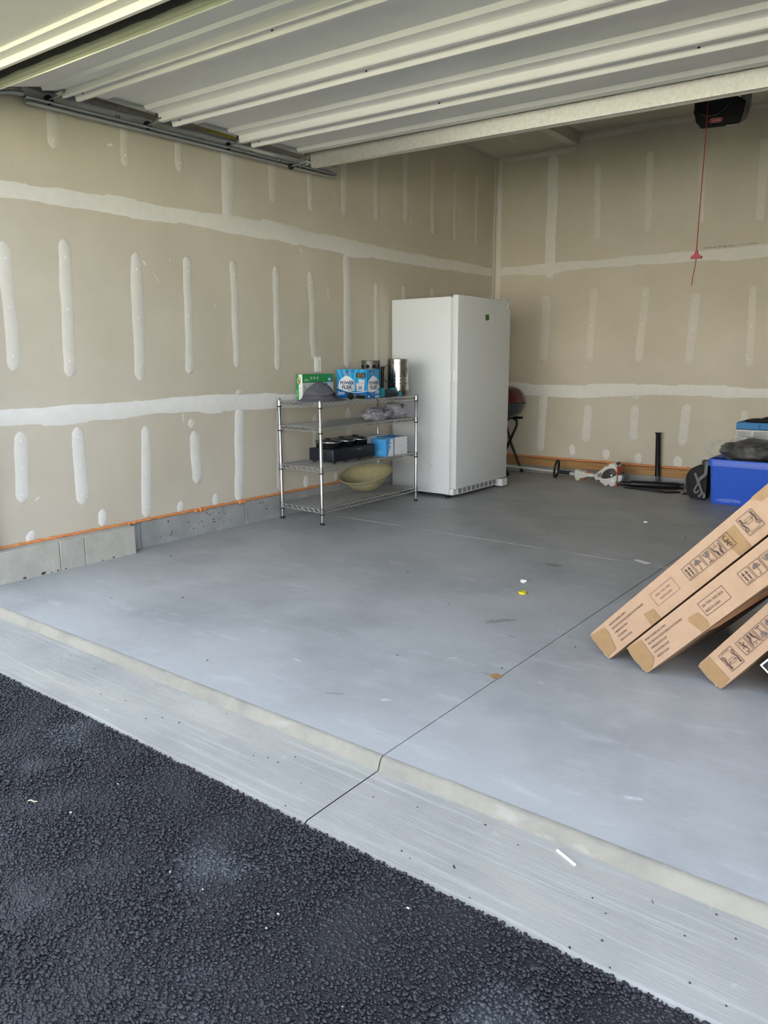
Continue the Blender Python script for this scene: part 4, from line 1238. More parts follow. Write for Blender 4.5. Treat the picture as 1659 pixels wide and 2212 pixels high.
# ---- plastic bags on the second tier
M_BAGP = mat('grey_film', (178, 178, 188), 0.28, var=0.25, scale=12, col2=(140, 140, 152), alpha=0.86)
for k, (c, r, lab) in enumerate((((0.33, 2.80, Z2 + 0.042), (0.115, 0.125, 0.055), 'crumpled grey plastic bag on the second tier, farther from the freezer than its twin'), ((0.35, 3.035, Z2 + 0.056), (0.10, 0.098, 0.072), 'crumpled grey plastic bag on the second tier, close to the freezer'))):
    t = thing('plastic_bag', lab, 'bag', (c[0], c[1], Z2), 0, 'plastic bags on the second tier')
    bm = nb(); blob(bm, c, r, 5, 0.24, 1.8, k * 5 + 1, Z2); obj('film', bm, M_BAGP, t, smooth=2)
    bm = nb()
    for j in range(7):
        a = j * 0.9 + k
        p0 = V(c) + V((r[0] * 0.9 * math.cos(a), r[1] * 0.8 * math.sin(a), r[2] * 0.35))
        p1 = V(c) + V((r[0] * 0.4 * math.cos(a + 0.6), r[1] * 0.4 * math.sin(a + 0.6), r[2] * 0.95))
        bm = nb(); tube(bm, [p0, (p0 + p1) / 2 + V((0.004, 0, 0.008)), p1], [0.002, 0.004, 0.001], 5)
        obj('fold', bm, M_BAGP, t, smooth=2)
    bm = nb(); q = V(c) + V((r[0] * 0.80, -r[1] * 0.25, r[2] * 0.62))
    prism(bm, [q + V((0, 0, 0.022)), q + V((0.004, 0.022, 0.006)), q + V((0.006, 0.006, -0.022)), q + V((0.004, -0.018, 0.004))], (0.004, 0, 0), (0.007, 0, 0)); obj('printed_mark', bm, flat((62, 62, 74), 0.5), t)

# ---- triple slow cooker
t = thing('triple_slow_cooker', 'black triple slow cooker with three lidded pots on the third tier', 'slow cooker', (0.30, 2.39, Z3))
bx0, bx1, by0, by1 = 0.175, 0.428, 2.143, 2.660
M_COOK = mat('navy_black_plastic', (26, 30, 40), 0.42)
bm = nb(); box(bm, (bx0, by0, Z3 + 0.014), (bx1, by1, Z3 + 0.112), 0.010, 3); bd = obj('base', bm, M_COOK, t, smooth=True)
bm = nb(); box(bm, (bx0 + 0.050, by0 - 0.0012, Z3 + 0.048), (bx1 - 0.075, by0 + 0.004, Z3 + 0.088), 0.002); obj('handle_recess', bm, flat((10, 11, 14), 0.6), bd)
bm = nb(); box(bm, (bx0 + 0.058, by0 - 0.0035, Z3 + 0.050), (bx1 - 0.083, by0 + 0.003, Z3 + 0.074), 0.002); obj('handle_lip', bm, M_COOK, bd)
bm = nb(); tube(bm, [(bx1 + 0.006, by0 + 0.075, Z3 + 0.108), (bx1 + 0.010, by0 + 0.045, Z3 + 0.088), (bx1 + 0.010, by0 + 0.040, Z3 + 0.055), (bx1 + 0.010, by0 + 0.055, Z3 + 0.030), (bx1 + 0.008, by0 + 0.045, Z3 + 0.026)], 0.005, 6); obj('power_cord', bm, M_BLACK, t, smooth=True)
pr = Print((bx1, by0 + 0.27, Z3 + 0.088), (0, 1, 0), (0, 0, 1), (1, 0, 0)); pr.poly([(0, 0.008), (0.075, 0.008), (0.045, -0.004), (0.036, -0.006)], (92, 100, 112)); pr.done('badge', bd)
for x, y in ((bx0 + 0.03, by0 + 0.03), (bx1 - 0.02, by0 + 0.03), (bx1 - 0.02, by0 + 0.16), (bx1 - 0.02, by0 + 0.33), (bx1 - 0.02, by1 - 0.03), (bx0 + 0.03, by1 - 0.03)):
    bm = nb(); lathe(bm, [(0, 0), (0.012, 0), (0.013, 0.016), (0, 0.018)], (x, y, Z3 + 0.0004), 10); obj('foot', bm, M_BLACK, t)
for k, y in enumerate((2.230, 2.395, 2.560)):
    c = (0.300, y, Z3)
    bm = nb(); lathe(bm, [(0.066, 0.100), (0.076, 0.118), (0.079, 0.150), (0.083, 0.156)], c, 36, None, 1.38, 1.0); sheet(bm, 0.002); pot = obj('pot', bm, flat((16, 17, 20), 0.25), t, smooth=True)
    bm = nb(); lathe(bm, [(0.083, 0.154), (0.0845, 0.156), (0.0845, 0.160), (0.083, 0.162)], c, 36, None, 1.38, 1.0); obj('rim', bm, M_CHROME, pot, smooth=True)
    bm = nb(); lathe(bm, [(0.082, 0.160), (0.080, 0.168), (0.060, 0.176), (0.025, 0.180), (0, 0.181)], c, 36, None, 1.38, 1.0); ld = obj('lid', bm, mat('dark_glass', (14, 15, 18), 0.08, coat=0.6), t, smooth=True)
    bm = nb(); lathe(bm, [(0.012, 0.178), (0.014, 0.182), (0.020, 0.184), (0.020, 0.187), (0, 0.188)], c, 16, None, 1.6, 1.0); obj('knob', bm, M_BLACK, ld, smooth=True)

# ---- blue and white cartons
def carton(name, label, lo, hi, base, faces, group=None):
    t = thing(name, label, 'box', ((lo[0] + hi[0]) / 2, (lo[1] + hi[1]) / 2, lo[2]), 0, group)
    bm = nb(); box(bm, lo, hi, 0.0015, 1); obj('carton', bm, flat(base, 0.5), t)
    sx, sy, sz = hi[0] - lo[0], hi[1] - lo[1], hi[2] - lo[2]
    for side, fn in faces.items():
        pr = {'front': lambda: Print(lo, (1, 0, 0), (0, 0, 1), (0, -1, 0)), 'side': lambda: Print((hi[0], lo[1], lo[2]), (0, 1, 0), (0, 0, 1), (1, 0, 0)), 'top': lambda: Print((lo[0], lo[1], hi[2]), (1, 0, 0), (0, 1, 0), (0, 0, 1))}[side]()
        fn(pr, {'front': sx, 'side': sy, 'top': sx}[side], sy if side == 'top' else sz)
        pr.done(side + '_print', t)
    return t
SB = (66, 156, 226)
def f_front(pr, w, h):
    pr.text('I N F O N', w * 0.42, h * 0.86, 0.0055, (205, 230, 248), w=w * 0.36)
    pr.rect(w * 0.40, h * 0.27, w * 0.72, h * 0.29, (160, 206, 240)); pr.rect(w * 0.30, h * 0.20, w * 0.80, h * 0.215, (150, 200, 238)); pr.rect(w * 0.34, h * 0.15, w * 0.80, h * 0.165, (150, 200, 238))
def f_side(pr, w, h):
    pr.poly([(0, 0), (w * 0.22, 0), (w * 0.40, h * 0.30), (w * 0.44, h * 0.62), (w * 0.60, h), (0, h)], SB)
    pr.disc(w * 0.50, h * 0.52, 0.010, (214, 218, 224), 0.022); pr.disc(w * 0.52, h * 0.54, 0.006, (70, 76, 86), 0.012); pr.disc(w * 0.60, h * 0.76, 0.006, (80, 110, 150), 0.008); pr.rect(w * 0.44, h * 0.36, w * 0.62, h * 0.40, (150, 154, 160))
carton('blue_carton', 'small blue and white carton at the front of the third tier', (0.335, 2.735, Z3), (0.478, 2.838, Z3 + 0.142), (230, 232, 236), {'front': lambda p, w, h: (p.rect(0, 0, w, h, SB), f_front(p, w, h)), 'side': f_side, 'top': lambda p, w, h: p.rect(0, 0, w, h, (150, 204, 240))})
def g_side(pr, w, h):
    pr.rect(0, 0, w * 0.06, h, SB); pr.text('INFON', w * 0.44, h * 0.50, 0.006, (120, 126, 136), w=w * 0.22); pr.rect(w * 0.48, h * 0.14, w * 0.66, h * 0.155, (140, 146, 154))
carton('white_carton', 'white carton with blue top behind the small blue carton on the third tier', (0.290, 2.850, Z3), (0.470, 3.045, Z3 + 0.146), (228, 230, 238), {'side': g_side, 'top': lambda p, w, h: (p.rect(0, 0, w * 0.75, h, SB), p.poly([(w * 0.75, 0), (w, 0), (w * 0.75, h * 0.5)], SB)), 'front': lambda p, w, h: p.rect(0, 0, w, h, SB)})
carton('flat_carton', 'pale flat carton with blue ends behind the slow cooker', (0.095, 2.700, Z3), (0.270, 3.040, Z3 + 0.150), (214, 220, 228), {'front': lambda p, w, h: (p.rect(0, 0, w, h, (84, 164, 222)), p.rect(w * 0.1, h * 0.2, w * 0.9, h * 0.3, (60, 130, 200)))})

# ---- tan bowl on the bottom tier
t = thing('mixing_bowl', 'large tan mixing bowl tilted on the bottom tier', 'bowl', (0.268, 2.76, Z4))
bm = nb()
Mb = Matrix.Rotation(R(12), 3, V((0.78, 0.62, 0))) @ Matrix.Rotation(R(-9), 3, V((-0.61, 0.79, 0)))
lathe(bm, [(0, -0.002), (0.075, 0.0), (0.100, 0.010), (0.150, 0.050), (0.195, 0.105), (0.212, 0.128), (0.226, 0.132), (0.228, 0.136), (0.222, 0.139), (0.208, 0.134), (0.190, 0.110), (0.146, 0.056), (0.098, 0.016), (0.07, 0.008), (0, 0.006)], (0.268, 2.76, Z4 + 0.023), 56, Mb)
obj('bowl_shell', bm, mat('tan_fiberboard', (152, 144, 110), 0.55, var=0.3, scale=60, col2=(182, 174, 140), bump=0.15, bscale=150), t, smooth=True)

# ================================================================== LONG CARTONS
AZ12 = 0.154
def long_box(label, cx, cy, az, th, a, b, ln, printer, m=None, name='furniture_carton', group=None):
    e = V((math.sin(az), math.cos(az), 0)); n = V((math.cos(az), -math.sin(az), 0))
    d = n * math.cos(th) + V((0, 0, math.sin(th))); w = -n * math.sin(th) + V((0, 0, math.cos(th)))
    t = thing(name, label, 'box', (cx, cy, 0), 0, group)
    C0 = V((cx, cy, 0.0))
    bm = nb()
    P = lambda u, v, k: C0 + d * u + w * v + e * k
    # shell: slightly bowed faces and worn corners
    us = [0.0, 0.012, 0.05, 0.2, 0.4, 0.6, 0.8, 1.0]
    us = [u if u < 0.1 else u * ln for u in us]
    rings = []
    for i, u in enumerate(us):
        pull = 0.004 if i == 0 else 0.0
        bow = 0.0025 * math.sin(math.pi * u / ln)
        vs = [(pull, 0.0), (a * 0.5, -bow), (a - pull, 0.0), (a, b * 0.5), (a - pull, b), (a * 0.5, b), (pull, b), (0.0, b * 0.5)]
        rings.append([bm.verts.new(P(u + (0.002 * noise.noise(V((k * 3.3, cx * 9, 0))) if i == 0 else 0), v, q)) for k, (v, q) in enumerate(vs)])
    for p, q in zip(rings, rings[1:]):
        for k in range(8):
            bm.faces.new((p[k], p[(k + 1) % 8], q[(k + 1) % 8], q[k]))
    bm.faces.new(rings[0][::-1]); bm.faces.new(rings[-1])
    body = obj('carton', bm, m or M_CARD, t)
    pr = Print(C0 - e * 0.003, d, w, -e, 0.0004)
    printer(pr, a)
    pr.done('face_print', t)
    return t, P, d, w, e
INK = (62, 46, 48)
INK2 = (92, 70, 64)
def icon_frame(pr, u0, v0, u1, v1):
    pr.line([(u0, v0), (u1, v0), (u1, v1), (u0, v1)], 0.0016, INK, True)
def icon_up(pr, u0, v0, u1, v1):
    icon_frame(pr, u0, v0, u1, v1); w, h = u1 - u0, v1 - v0
    pr.line([(u0 + w * 0.16, v0 + h * 0.10), (u1 - w * 0.16, v0 + h * 0.10)], 0.002, INK)
    for k in (0.32, 0.68):
        c = u0 + w * k
        pr.rect(c - w * 0.06, v0 + h * 0.2, c + w * 0.06, v0 + h * 0.56, INK); pr.poly([(c - w * 0.13, v0 + h * 0.62), (c + w * 0.13, v0 + h * 0.62), (c, v0 + h * 0.88)], INK)
def icon_umbrella(pr, u0, v0, u1, v1):
    icon_frame(pr, u0, v0, u1, v1); w, h = u1 - u0, v1 - v0; c = (u0 + u1) / 2
    pr.poly([(c + w * 0.36 * math.cos(R(a)), v0 + h * 0.55 + h * 0.30 * math.sin(R(a))) for a in range(0, 181, 15)], (96, 84, 80))
    pr.line([(c, v0 + h * 0.92), (c, v0 + h * 0.18), (c - w * 0.05, v0 + h * 0.11), (c - w * 0.13, v0 + h * 0.12), (c - w * 0.15, v0 + h * 0.19)], 0.0018, INK)
def icon_glass(pr, u0, v0, u1, v1, flip=False):
    icon_frame(pr, u0, v0, u1, v1); w, h = u1 - u0, v1 - v0; c = (u0 + u1) / 2
    f = (lambda y: v0 + v1 - y) if flip else (lambda y: y)
    pr.poly([(c + w * 0.33 * math.cos(R(a)), f(v0 + h * 0.88 + h * 0.40 * math.sin(R(a)))) for a in range(180, 361, 15)], (96, 84, 80))
    pr.line([(c - w * 0.20, f(v0 + h * 0.9)), (c - w * 0.10, f(v0 + h * 0.76)), (c - w * 0.16, f(v0 + h * 0.7))], 0.0014, (202, 166, 134))
    pr.line([(c, f(v0 + h * 0.5)), (c, f(v0 + h * 0.14))], 0.0024, INK); pr.line([(c - w * 0.26, f(v0 + h * 0.12)), (c + w * 0.26, f(v0 + h * 0.12))], 0.0026, INK)
def icon_hands(pr, u0, v0, u1, v1, flip=False):
    icon_frame(pr, u0, v0, u1, v1); w, h = u1 - u0, v1 - v0; c = (u0 + u1) / 2
    s = -1 if flip else 1; cy = (v0 + v1) / 2
    Q = lambda x, y: (c + s * x * w, cy + s * y * h)
    for x, y in ((0, 0.34), (-0.12, 0.22), (0.12, 0.2)):
        q = Q(x, y); pr.poly([(q[0] - w * 0.07, q[1]), (q[0], q[1] + h * 0.06), (q[0] + w * 0.07, q[1]), (q[0], q[1] - h * 0.06)], INK)
    for g in (-1, 1):
        pr.line([Q(0.38 * g, 0.30), Q(0.36 * g, 0.02), Q(0.16 * g, -0.22), Q(0.14 * g, -0.42)], 0.0034, INK); pr.line([Q(0.34 * g, 0.05), Q(0.18 * g, -0.06), Q(0.10 * g, -0.24)], 0.0026, INK); pr.line([Q(0.24 * g, -0.2), Q(0.2 * g, -0.42)], 0.0046, INK)
def icon_hook(pr, u0, v0, u1, v1, flip=False):
    icon_frame(pr, u0, v0, u1, v1); w, h = u1 - u0, v1 - v0; c = (u0 + u1) / 2
    s = -1 if flip else 1; cy = (v0 + v1) / 2
    Q = lambda x, y: (c + s * x * w, cy + s * y * h)
    pr.line([Q(0.20, 0.34), Q(0.02, 0.40), Q(-0.16, 0.30), Q(-0.14, 0.14), Q(0.0, 0.06), Q(0.0, -0.30), Q(0.10, -0.38), Q(0.22, -0.32)], 0.0028, INK)
    pr.line([Q(-0.24, 0.10), Q(0.22, -0.22)], 0.0026, INK); pr.line([Q(0.22, 0.10), Q(-0.24, -0.22)], 0.0026, INK)
def icon_team(pr, u0, v0, u1, v1, flip=False):
    icon_frame(pr, u0, v0, u1, v1); w, h = u1 - u0, v1 - v0; c = (u0 + u1) / 2; cy = (v0 + v1) / 2
    s = -1 if flip else 1
    Q = lambda x, y: (c + s * x * w, cy + s * y * h)
    pr.line([Q(-0.16, -0.02), Q(0.18, -0.02), Q(0.18, 0.24), Q(-0.16, 0.24)], 0.0012, INK, True); pr.line([Q(-0.16, 0.12), Q(0.18, 0.12)], 0.0010, INK)
    for g in (-1, 1):
        q = Q(0.36 * g, 0.36); pr.disc(q[0], q[1], 0.0042, INK, n=12)
        pr.line([Q(0.35 * g, 0.30), Q(0.40 * g, 0.10), Q(0.34 * g, -0.08)], 0.0050, INK); pr.line([Q(0.34 * g, 0.24), Q(0.24 * g, 0.10), Q(0.17 * g, 0.12)], 0.0024, INK)
        pr.line([Q(0.35 * g, -0.06), Q(0.28 * g, -0.18), Q(0.36 * g, -0.33)], 0.0030, INK); pr.line([Q(0.36 * g, -0.06), Q(0.42 * g, -0.18), Q(0.46 * g, -0.32)], 0.0030, INK)
    q = Q(-0.30, -0.46); pr.text('TEAM LIFT', q[0], q[1], 0.0055, INK, w=w * 0.60, rot=math.pi if flip else 0.0)
def spec(pr, u, rows, v0, dv):
    for k, (s, w) in enumerate(rows):
        pr.text(s, u, v0 - k * dv - 0.003, 0.0068, INK2, w=w, bold=0.02)
def tape(pr, pts):
    pr.poly(pts, M_TAPE)
def print1(pr, a):
    tape(pr, [(0.0, 0.118), (0.078, 0.110), (0.082, 0.085), (0.062, 0.016), (0.004, 0.012)])
    tape(pr, [(0.264, 0.053), (0.313, 0.046), (0.311, 0.0), (0.259, 0.0)]); tape(pr, [(0.700, 0.094), (0.776, 0.096), (0.770, 0.004), (0.716, 0.004)]); tape(pr, [(0.885, 0.128), (0.96, 0.128), (0.955, 0.095), (0.90, 0.10)])
    spec(pr, 0.105, (('MODEL NUMBER 2808X', 0.098), ('DESCRIPTION UPHOLSTERED PLATFORM BED', 0.185), ('DIMENSION:TWIN', 0.075), ('COLOR:PINK', 0.054), ('MADE IN CHINA', 0.066)), 0.103, 0.0186)
    pr.line([(0.337, 0.042), (0.456, 0.041), (0.456, 0.094), (0.337, 0.094)], 0.0012, INK2, True)
    pr.text('2808X  TWIN  PINK', 0.355, 0.073, 0.0072, INK2, w=0.078); pr.text('MADE IN CHINA', 0.363, 0.054, 0.0072, INK2, w=0.064)
    icon_up(pr, 0.509, 0.040, 0.550, 0.092); icon_umbrella(pr, 0.556, 0.040, 0.597, 0.092); icon_glass(pr, 0.603, 0.040, 0.644, 0.092); icon_hands(pr, 0.650, 0.039, 0.691, 0.092); icon_hook(pr, 0.697, 0.039, 0.738, 0.093)
    icon_team(pr, 0.792, 0.032, 0.860, 0.101)
def print2(pr, a):
    tape(pr, [(0.0, 0.121), (0.078, 0.112), (0.074, 0.030), (0.040, 0.006), (0.002, 0.004)]); tape(pr, [(0.290, 0.060), (0.300, 0.072), (0.342, 0.066), (0.352, 0.030), (0.345, 0.006), (0.305, 0.004)])
    spec(pr, 0.090, (('MODEL NUMBER 2201 TWIN', 0.112), ('DESCRIPTION UPHOLSTERED PLATFORM BED', 0.184), ('DIMENSION:79.5"x39"', 0.087), ('COLOR DARK BLUE', 0.080), ('MADE IN CHINA', 0.064)), 0.101, 0.0186)
    pr.line([(0.363, 0.037), (0.482, 0.037), (0.482, 0.090), (0.363, 0.090)], 0.0016, INK, True)
    pr.text('2201 TWIN  DARK BLUE', 0.371, 0.068, 0.0090, INK2, w=0.100, bold=0.012); pr.text('MADE IN CHINA', 0.371, 0.047, 0.0090, INK2, w=0.070, bold=0.012)
    icon_up(pr, 0.556, 0.037, 0.599, 0.089); icon_umbrella(pr, 0.605, 0.037, 0.648, 0.089); icon_glass(pr, 0.654, 0.037, 0.697, 0.089); icon_hands(pr, 0.703, 0.037, 0.746, 0.089)
def print3(pr, a):
    tape(pr, [(0.0, 0.112), (0.060, 0.112), (0.058, 0.008), (0.002, 0.002)])
    icon_team(pr, 0.090, 0.022, 0.154, 0.092, True); icon_hook(pr, 0.177, 0.032, 0.215, 0.086, True); icon_hands(pr, 0.221, 0.032, 0.259, 0.086, True); icon_glass(pr, 0.265, 0.032, 0.303, 0.086, True)
    icon_umbrella(pr, 0.309, 0.032, 0.347, 0.086); icon_up(pr, 0.353, 0.032, 0.391, 0.086)
def flaps(t, P, a, b, seed):
    # torn flap ends and clear tape at the worn lower end
    bm = nb()
    rr = random.Random(seed)
    ribs = [(-0.002, 0.004), (-0.003, a * 0.3), (-0.005, a * 0.55), (-0.003, a * 0.8), (-0.001, a - 0.003)]
    for lay, m in ((0.0, 0.003), (0.014, 0.008)):
        q = [bm.verts.new(P(u - m + rr.uniform(-0.002, 0.002), v, 0.006 + lay)) for u, v in ribs]
        s = [bm.verts.new(P(0.012, v, -0.0015 + lay)) for u, v in ribs]
        for k in range(4):
            bm.faces.new((q[k], q[k + 1], s[k + 1], s[k]))
    for v in bm.verts:
        v.co.z = max(v.co.z, 0.002)
    sheet(bm, 0.002)
    obj('torn_flap', bm, mat('pale_board_edge', (160, 142, 120), 0.6, var=0.2, scale=60), t)
    bm = nb()
    for k in range(3):
        v0 = a * (0.15 + 0.25 * k)
        p = [P(-0.008 - 0.004 * rr.random(), v0, 0.010), P(-0.010, v0 + a * 0.14, 0.012), P(0.004, v0 + a * 0.22, -0.0025), P(0.006, v0, -0.0025)]
        bm.faces.new([bm.verts.new(V((q.x, q.y, max(q.z, 0.002)))) for q in p])
    sheet(bm, 0.0008)
    obj('clear_tape', bm, mat('clear_tape', (226, 224, 220), 0.15, alpha=0.55), t)
GR = 'flat pack furniture cartons leaning at the right'
r = long_box('leaning brown carton printed TWIN PINK, uppermost of the leaning cartons', 3.168, 0.716, AZ12, 0.832, 0.126, 0.757, 2.02, print1, group=GR); flaps(r[0], r[1], 0.126, 0.757, 1)
r = long_box('leaning brown carton printed TWIN DARK BLUE, under the one printed PINK', 3.340, 0.665, AZ12 + 0.004, 0.831, 0.122, 0.759, 2.02, print2, group=GR); flaps(r[0], r[1], 0.122, 0.759, 2)
P2 = r[1]
bm = nb()
bm.faces.new([bm.verts.new(q) for q in (P2(0.30, -0.002, 0.012), P2(0.34, -0.012, 0.05), P2(0.52, -0.020, 0.16), P2(0.62, -0.006, 0.24), P2(0.50, -0.002, 0.12))])
sheet(bm, 0.002)
obj('torn_flap', bm, mat('kraft_dark', (150, 112, 82), 0.8, var=0.2, scale=20), r[0])  # flap in a darker kraft than the carton
r = long_box('lower leaning brown carton with upside-down icons on its face', 3.610, 0.684, 0.156, 0.924, 0.116, 0.757, 0.815, print3, group=GR); flaps(r[0], r[1], 0.116, 0.759, 3)
def print4(pr, a):
    pr.line([(0.004, 0.004), (0.80, 0.004), (0.80, a - 0.004), (0.004, a - 0.004)], 0.006, (236, 238, 240), True)
    pr.text('RS', 0.040, a * 0.56, 0.040, (228, 230, 234), w=0.075, bold=0.03); pr.poly([(0.01, a * 0.55), (0.05, a * 0.7), (0.03, a * 0.3)], (92, 98, 106)); pr.poly([(0.06, a * 0.2), (0.16, a * 0.35), (0.10, a * 0.1)], (92, 98, 106))
long_box('glossy black carton with white border leaning below the brown cartons', 3.885, 0.678, 0.127, 0.90, 0.20, 0.45, 0.82, print4, flat((34, 37, 43), 0.35), 'black_carton')

# ================================================================== BACK WALL THINGS
# ---- kettle grill on folding legs
t = thing('kettle_grill', 'red-lidded kettle grill on folding black legs behind the freezer', 'grill', (0.30, 5.08, 0))
gc, gr = (0.300, 5.08, 0.0), 0.200
M_RED = mat('red_enamel', (78, 20, 28), 0.25, coat=0.5)
bm = nb(); lathe(bm, [(gr + 0.004, 0.756), (gr + 0.006, 0.762), (gr, 0.768), (gr * 0.985, 0.80), (gr * 0.90, 0.85), (gr * 0.70, 0.895), (gr * 0.40, 0.922), (0, 0.930)], gc, 48); ld = obj('lid', bm, M_RED, t, smooth=True)
bm = nb(); lathe(bm, [(0.012, 0.920), (0.012, 0.932), (0.024, 0.935), (0.024, 0.944), (0, 0.945)], (gc[0] - 0.04, gc[1], 0), 16); obj('lid_handle', bm, M_BLACK, ld, smooth=True)
bm = nb(); lathe(bm, [(gr + 0.008, 0.760), (gr + 0.008, 0.754), (gr - 0.004, 0.750), (gr * 0.97, 0.71), (gr * 0.84, 0.655), (gr * 0.60, 0.615), (gr * 0.3, 0.598), (0, 0.594)], gc, 48); obj('bowl', bm, mat('charcoal_enamel', (52, 58, 66), 0.3, coat=0.4), t, smooth=True)
bm = nb()
for a, z, s in ((-60, 0.80, gr * 0.985), (-40, 0.775, gr), (-62, 0.735, gr * 0.985)):
    bm = nb(); p = V(gc) + V((math.cos(R(a)) * s, math.sin(R(a)) * s, z)); blob(bm, p, (0.004, 0.004, 0.004), 1, 0.0)
    obj('rivet', bm, M_CHROME, t)
bm = nb(); box(bm, (gc[0] + gr, gc[1] - 0.04, 0.752), (gc[0] + gr + 0.018, gc[1] + 0.02, 0.764), 0.003); obj('side_tab', bm, M_BLACK, t)
for sy in (-1, 1):
    y = 5.08 + 0.13 * sy
    bm = nb(); tube(bm, [(0.18, y, 0.592), (0.31, y, 0.588), (0.345, y, 0.575), (0.366, y, 0.545), (0.366, y, 0.512), (0.345, y, 0.46), (0.275, y, 0.31), (0.14, y, 0.02), (0.13, y, 0.0)], 0.0125, 10); obj('leg', bm, M_BLACK, t, smooth=True)
    y2 = 5.08 + 0.155 * sy
    bm = nb(); tube(bm, [(0.42, y2, 0.59), (0.28, y2, 0.588), (0.245, y2, 0.575), (0.226, y2, 0.545), (0.226, y2, 0.512), (0.245, y2, 0.44), (0.29, y2, 0.31), (0.425, y2, 0.02)], 0.0125, 10); lg = obj('leg', bm, M_BLACK, t, smooth=True)
    bm = nb(); tube(bm, [(0.419, y2, 0.034), (0.434, y2, 0.0)], 0.016, 10); obj('foot_cap', bm, M_BLACKM, lg)

# ---- string trimmer lying on the floor
t = thing('string_trimmer', 'white and orange string trimmer lying along the back wall', 'trimmer', (1.2, 5.05, 0))
M_TW = mat('off_white_plastic', (204, 204, 198), 0.4); M_TO = flat((214, 92, 48), 0.45)
bm = nb(); tube(bm, [(0.10, 5.10, 0.082), (0.50, 5.09, 0.074), (0.90, 5.06, 0.070), (1.15, 5.02, 0.066)], 0.0125, 12); obj('shaft', bm, mat('brushed_aluminium', (236, 238, 238), 0.3, 0.45), t, smooth=True)
bm = nb(); tube(bm, [(0.935, 5.05, 0.071), (1.075, 5.035, 0.068)], 0.020, 12); obj('foam_grip', bm, flat((36, 38, 42), 0.7), t, smooth=True)
bm = nb(); pts = [(0.905 + 0.014 * math.cos(a) * 0, 5.075 + 0.05 * math.cos(a), 0.096 + 0.086 * math.sin(a)) for a in [2 * math.pi * k / 24 for k in range(24)]]
pts = [(0.908 + (z - 0.096) * 0.12, y, z) for _, y, z in pts]
tube(bm, pts, 0.012, 8, closed=True); obj('loop_handle', bm, M_BLACK, t, smooth=2)
def slabxz(poly, y, th, bev=0.006):
    bm = nb(); prism(bm, [(x, y, max(z, 0.001)) for x, z in poly], (0, -th / 2, 0), (0, th / 2, 0), bev); return bm
obj('rear_handle', slabxz(soften(TRIM_HANDLE, 1), 5.00, 0.060, 0.012), M_TW, t, smooth=True)
obj('throttle', slabxz(TRIM_TRIG, 5.00, 0.020, 0.003), M_TO, t); obj('throttle_lock', slabxz(TRIM_RED, 5.00, 0.018, 0.002), M_TO, t)
eb = obj('engine_cover', slabxz(soften(TRIM_BODY, 1), 4.965, 0.150, 0.020), M_TW, t, smooth=True)
obj('starter_cover', slabxz(soften(TRIM_DARK, 1), 4.89, 0.016, 0.006), flat((48, 46, 46), 0.45), eb, smooth=True)
bm = nb(); lathe(bm, [(0, 0.004), (0.009, 0.003), (0.010, 0)], (1.565, 4.881, 0.108), 14, Matrix.Rotation(R(90), 3, 'X')); obj('knob', bm, flat((240, 240, 236), 0.4), eb)
bm = nb(); box(bm, (1.555, 4.886, 0.050), (1.592, 4.889, 0.068), 0.001, 1); obj('sticker', bm, flat((228, 228, 226), 0.4), eb)
bm = nb()
for k in range(5):
    for lo, hi in (((1.425 + k * 0.008, 4.886, 0.080), (1.4285 + k * 0.008, 4.889, 0.110 + k * 0.005)), ((1.420 + k * 0.007, 4.886, 0.036), (1.4235 + k * 0.007, 4.889, 0.054))):
        bm = nb(); box(bm, lo, hi); obj('cooling_slot', bm, flat((60, 60, 60), 0.7), eb)
bm = nb(); box(bm, (1.586, 4.92, 0.205), (1.606, 4.99, 0.232), 0.004); obj('exhaust_port', bm, M_BLACK, eb)
obj('muffler_guard', slabxz(TRIM_ORANGE, 4.955, 0.110, 0.004), M_TO, t); obj('end_foot', slabxz(TRIM_FOOT, 4.94, 0.06, 0.003), M_TO, t)
obj('fuel_tank', slabxz([(x, z) for x, z in TRIM_TANK], 4.98, 0.09, 0.012), mat('milky_tank', (206, 206, 214), 0.35), t, smooth=True)
bm = nb(); tube(bm, [(1.640, 4.97, 0.108), (1.642, 4.97, 0.135)], [0.012, 0.010], 10); box(bm, (1.626, 4.962, 0.133), (1.660, 4.978, 0.142), 0.002); obj('fuel_cap', bm, M_BLACK, t)

# ---- black blower tubes
t = thing('blower_tube', 'thick black blower tube lying on the floor beside the trimmer engine', 'tube', (1.95, 5.02, 0))
bm = nb(); tube(bm, [(1.640, 4.925, 0.034), (1.735, 4.955, 0.032)], 0.022, 16); obj('inlet', bm, M_BLACK, t, smooth=True)
bm = nb(); tube(bm, [(1.730, 4.952, 0.034), (1.745, 4.957, 0.034), (2.130, 5.085, 0.033), (2.145, 5.09, 0.033)], [0.033, 0.034, 0.033, 0.028], 18); obj('barrel', bm, mat('satin_black', (24, 25, 28), 0.32), t, smooth=True)
bm = nb(); tube(bm, [(2.145, 5.09, 0.031), (2.178, 5.10, 0.031)], 0.026, 16); obj('outlet_ring', bm, M_BLACK, t, smooth=True)
bm = nb(); prism(bm, [(x, y, 0.0) for x, y in ((1.700, 4.850), (1.745, 4.900), (2.150, 4.930), (2.215, 4.885), (2.110, 4.795), (1.960, 4.822))], (0, 0, 0.001), (0, 0, 0.016), 0.003)
bmesh.ops.translate(bm, verts=bm.verts, vec=(0, 0.012, 0))
tag(set_origin(obj('flat_nozzle', bm, M_BLACK, None), (1.95, 4.88, 0)), 'flat black flared nozzle lying on the floor in front of the blower tube', 'nozzle')
t = thing('standing_tube', 'slim black tube standing upright against the back wall', 'tube', (1.876, 5.25, 0))
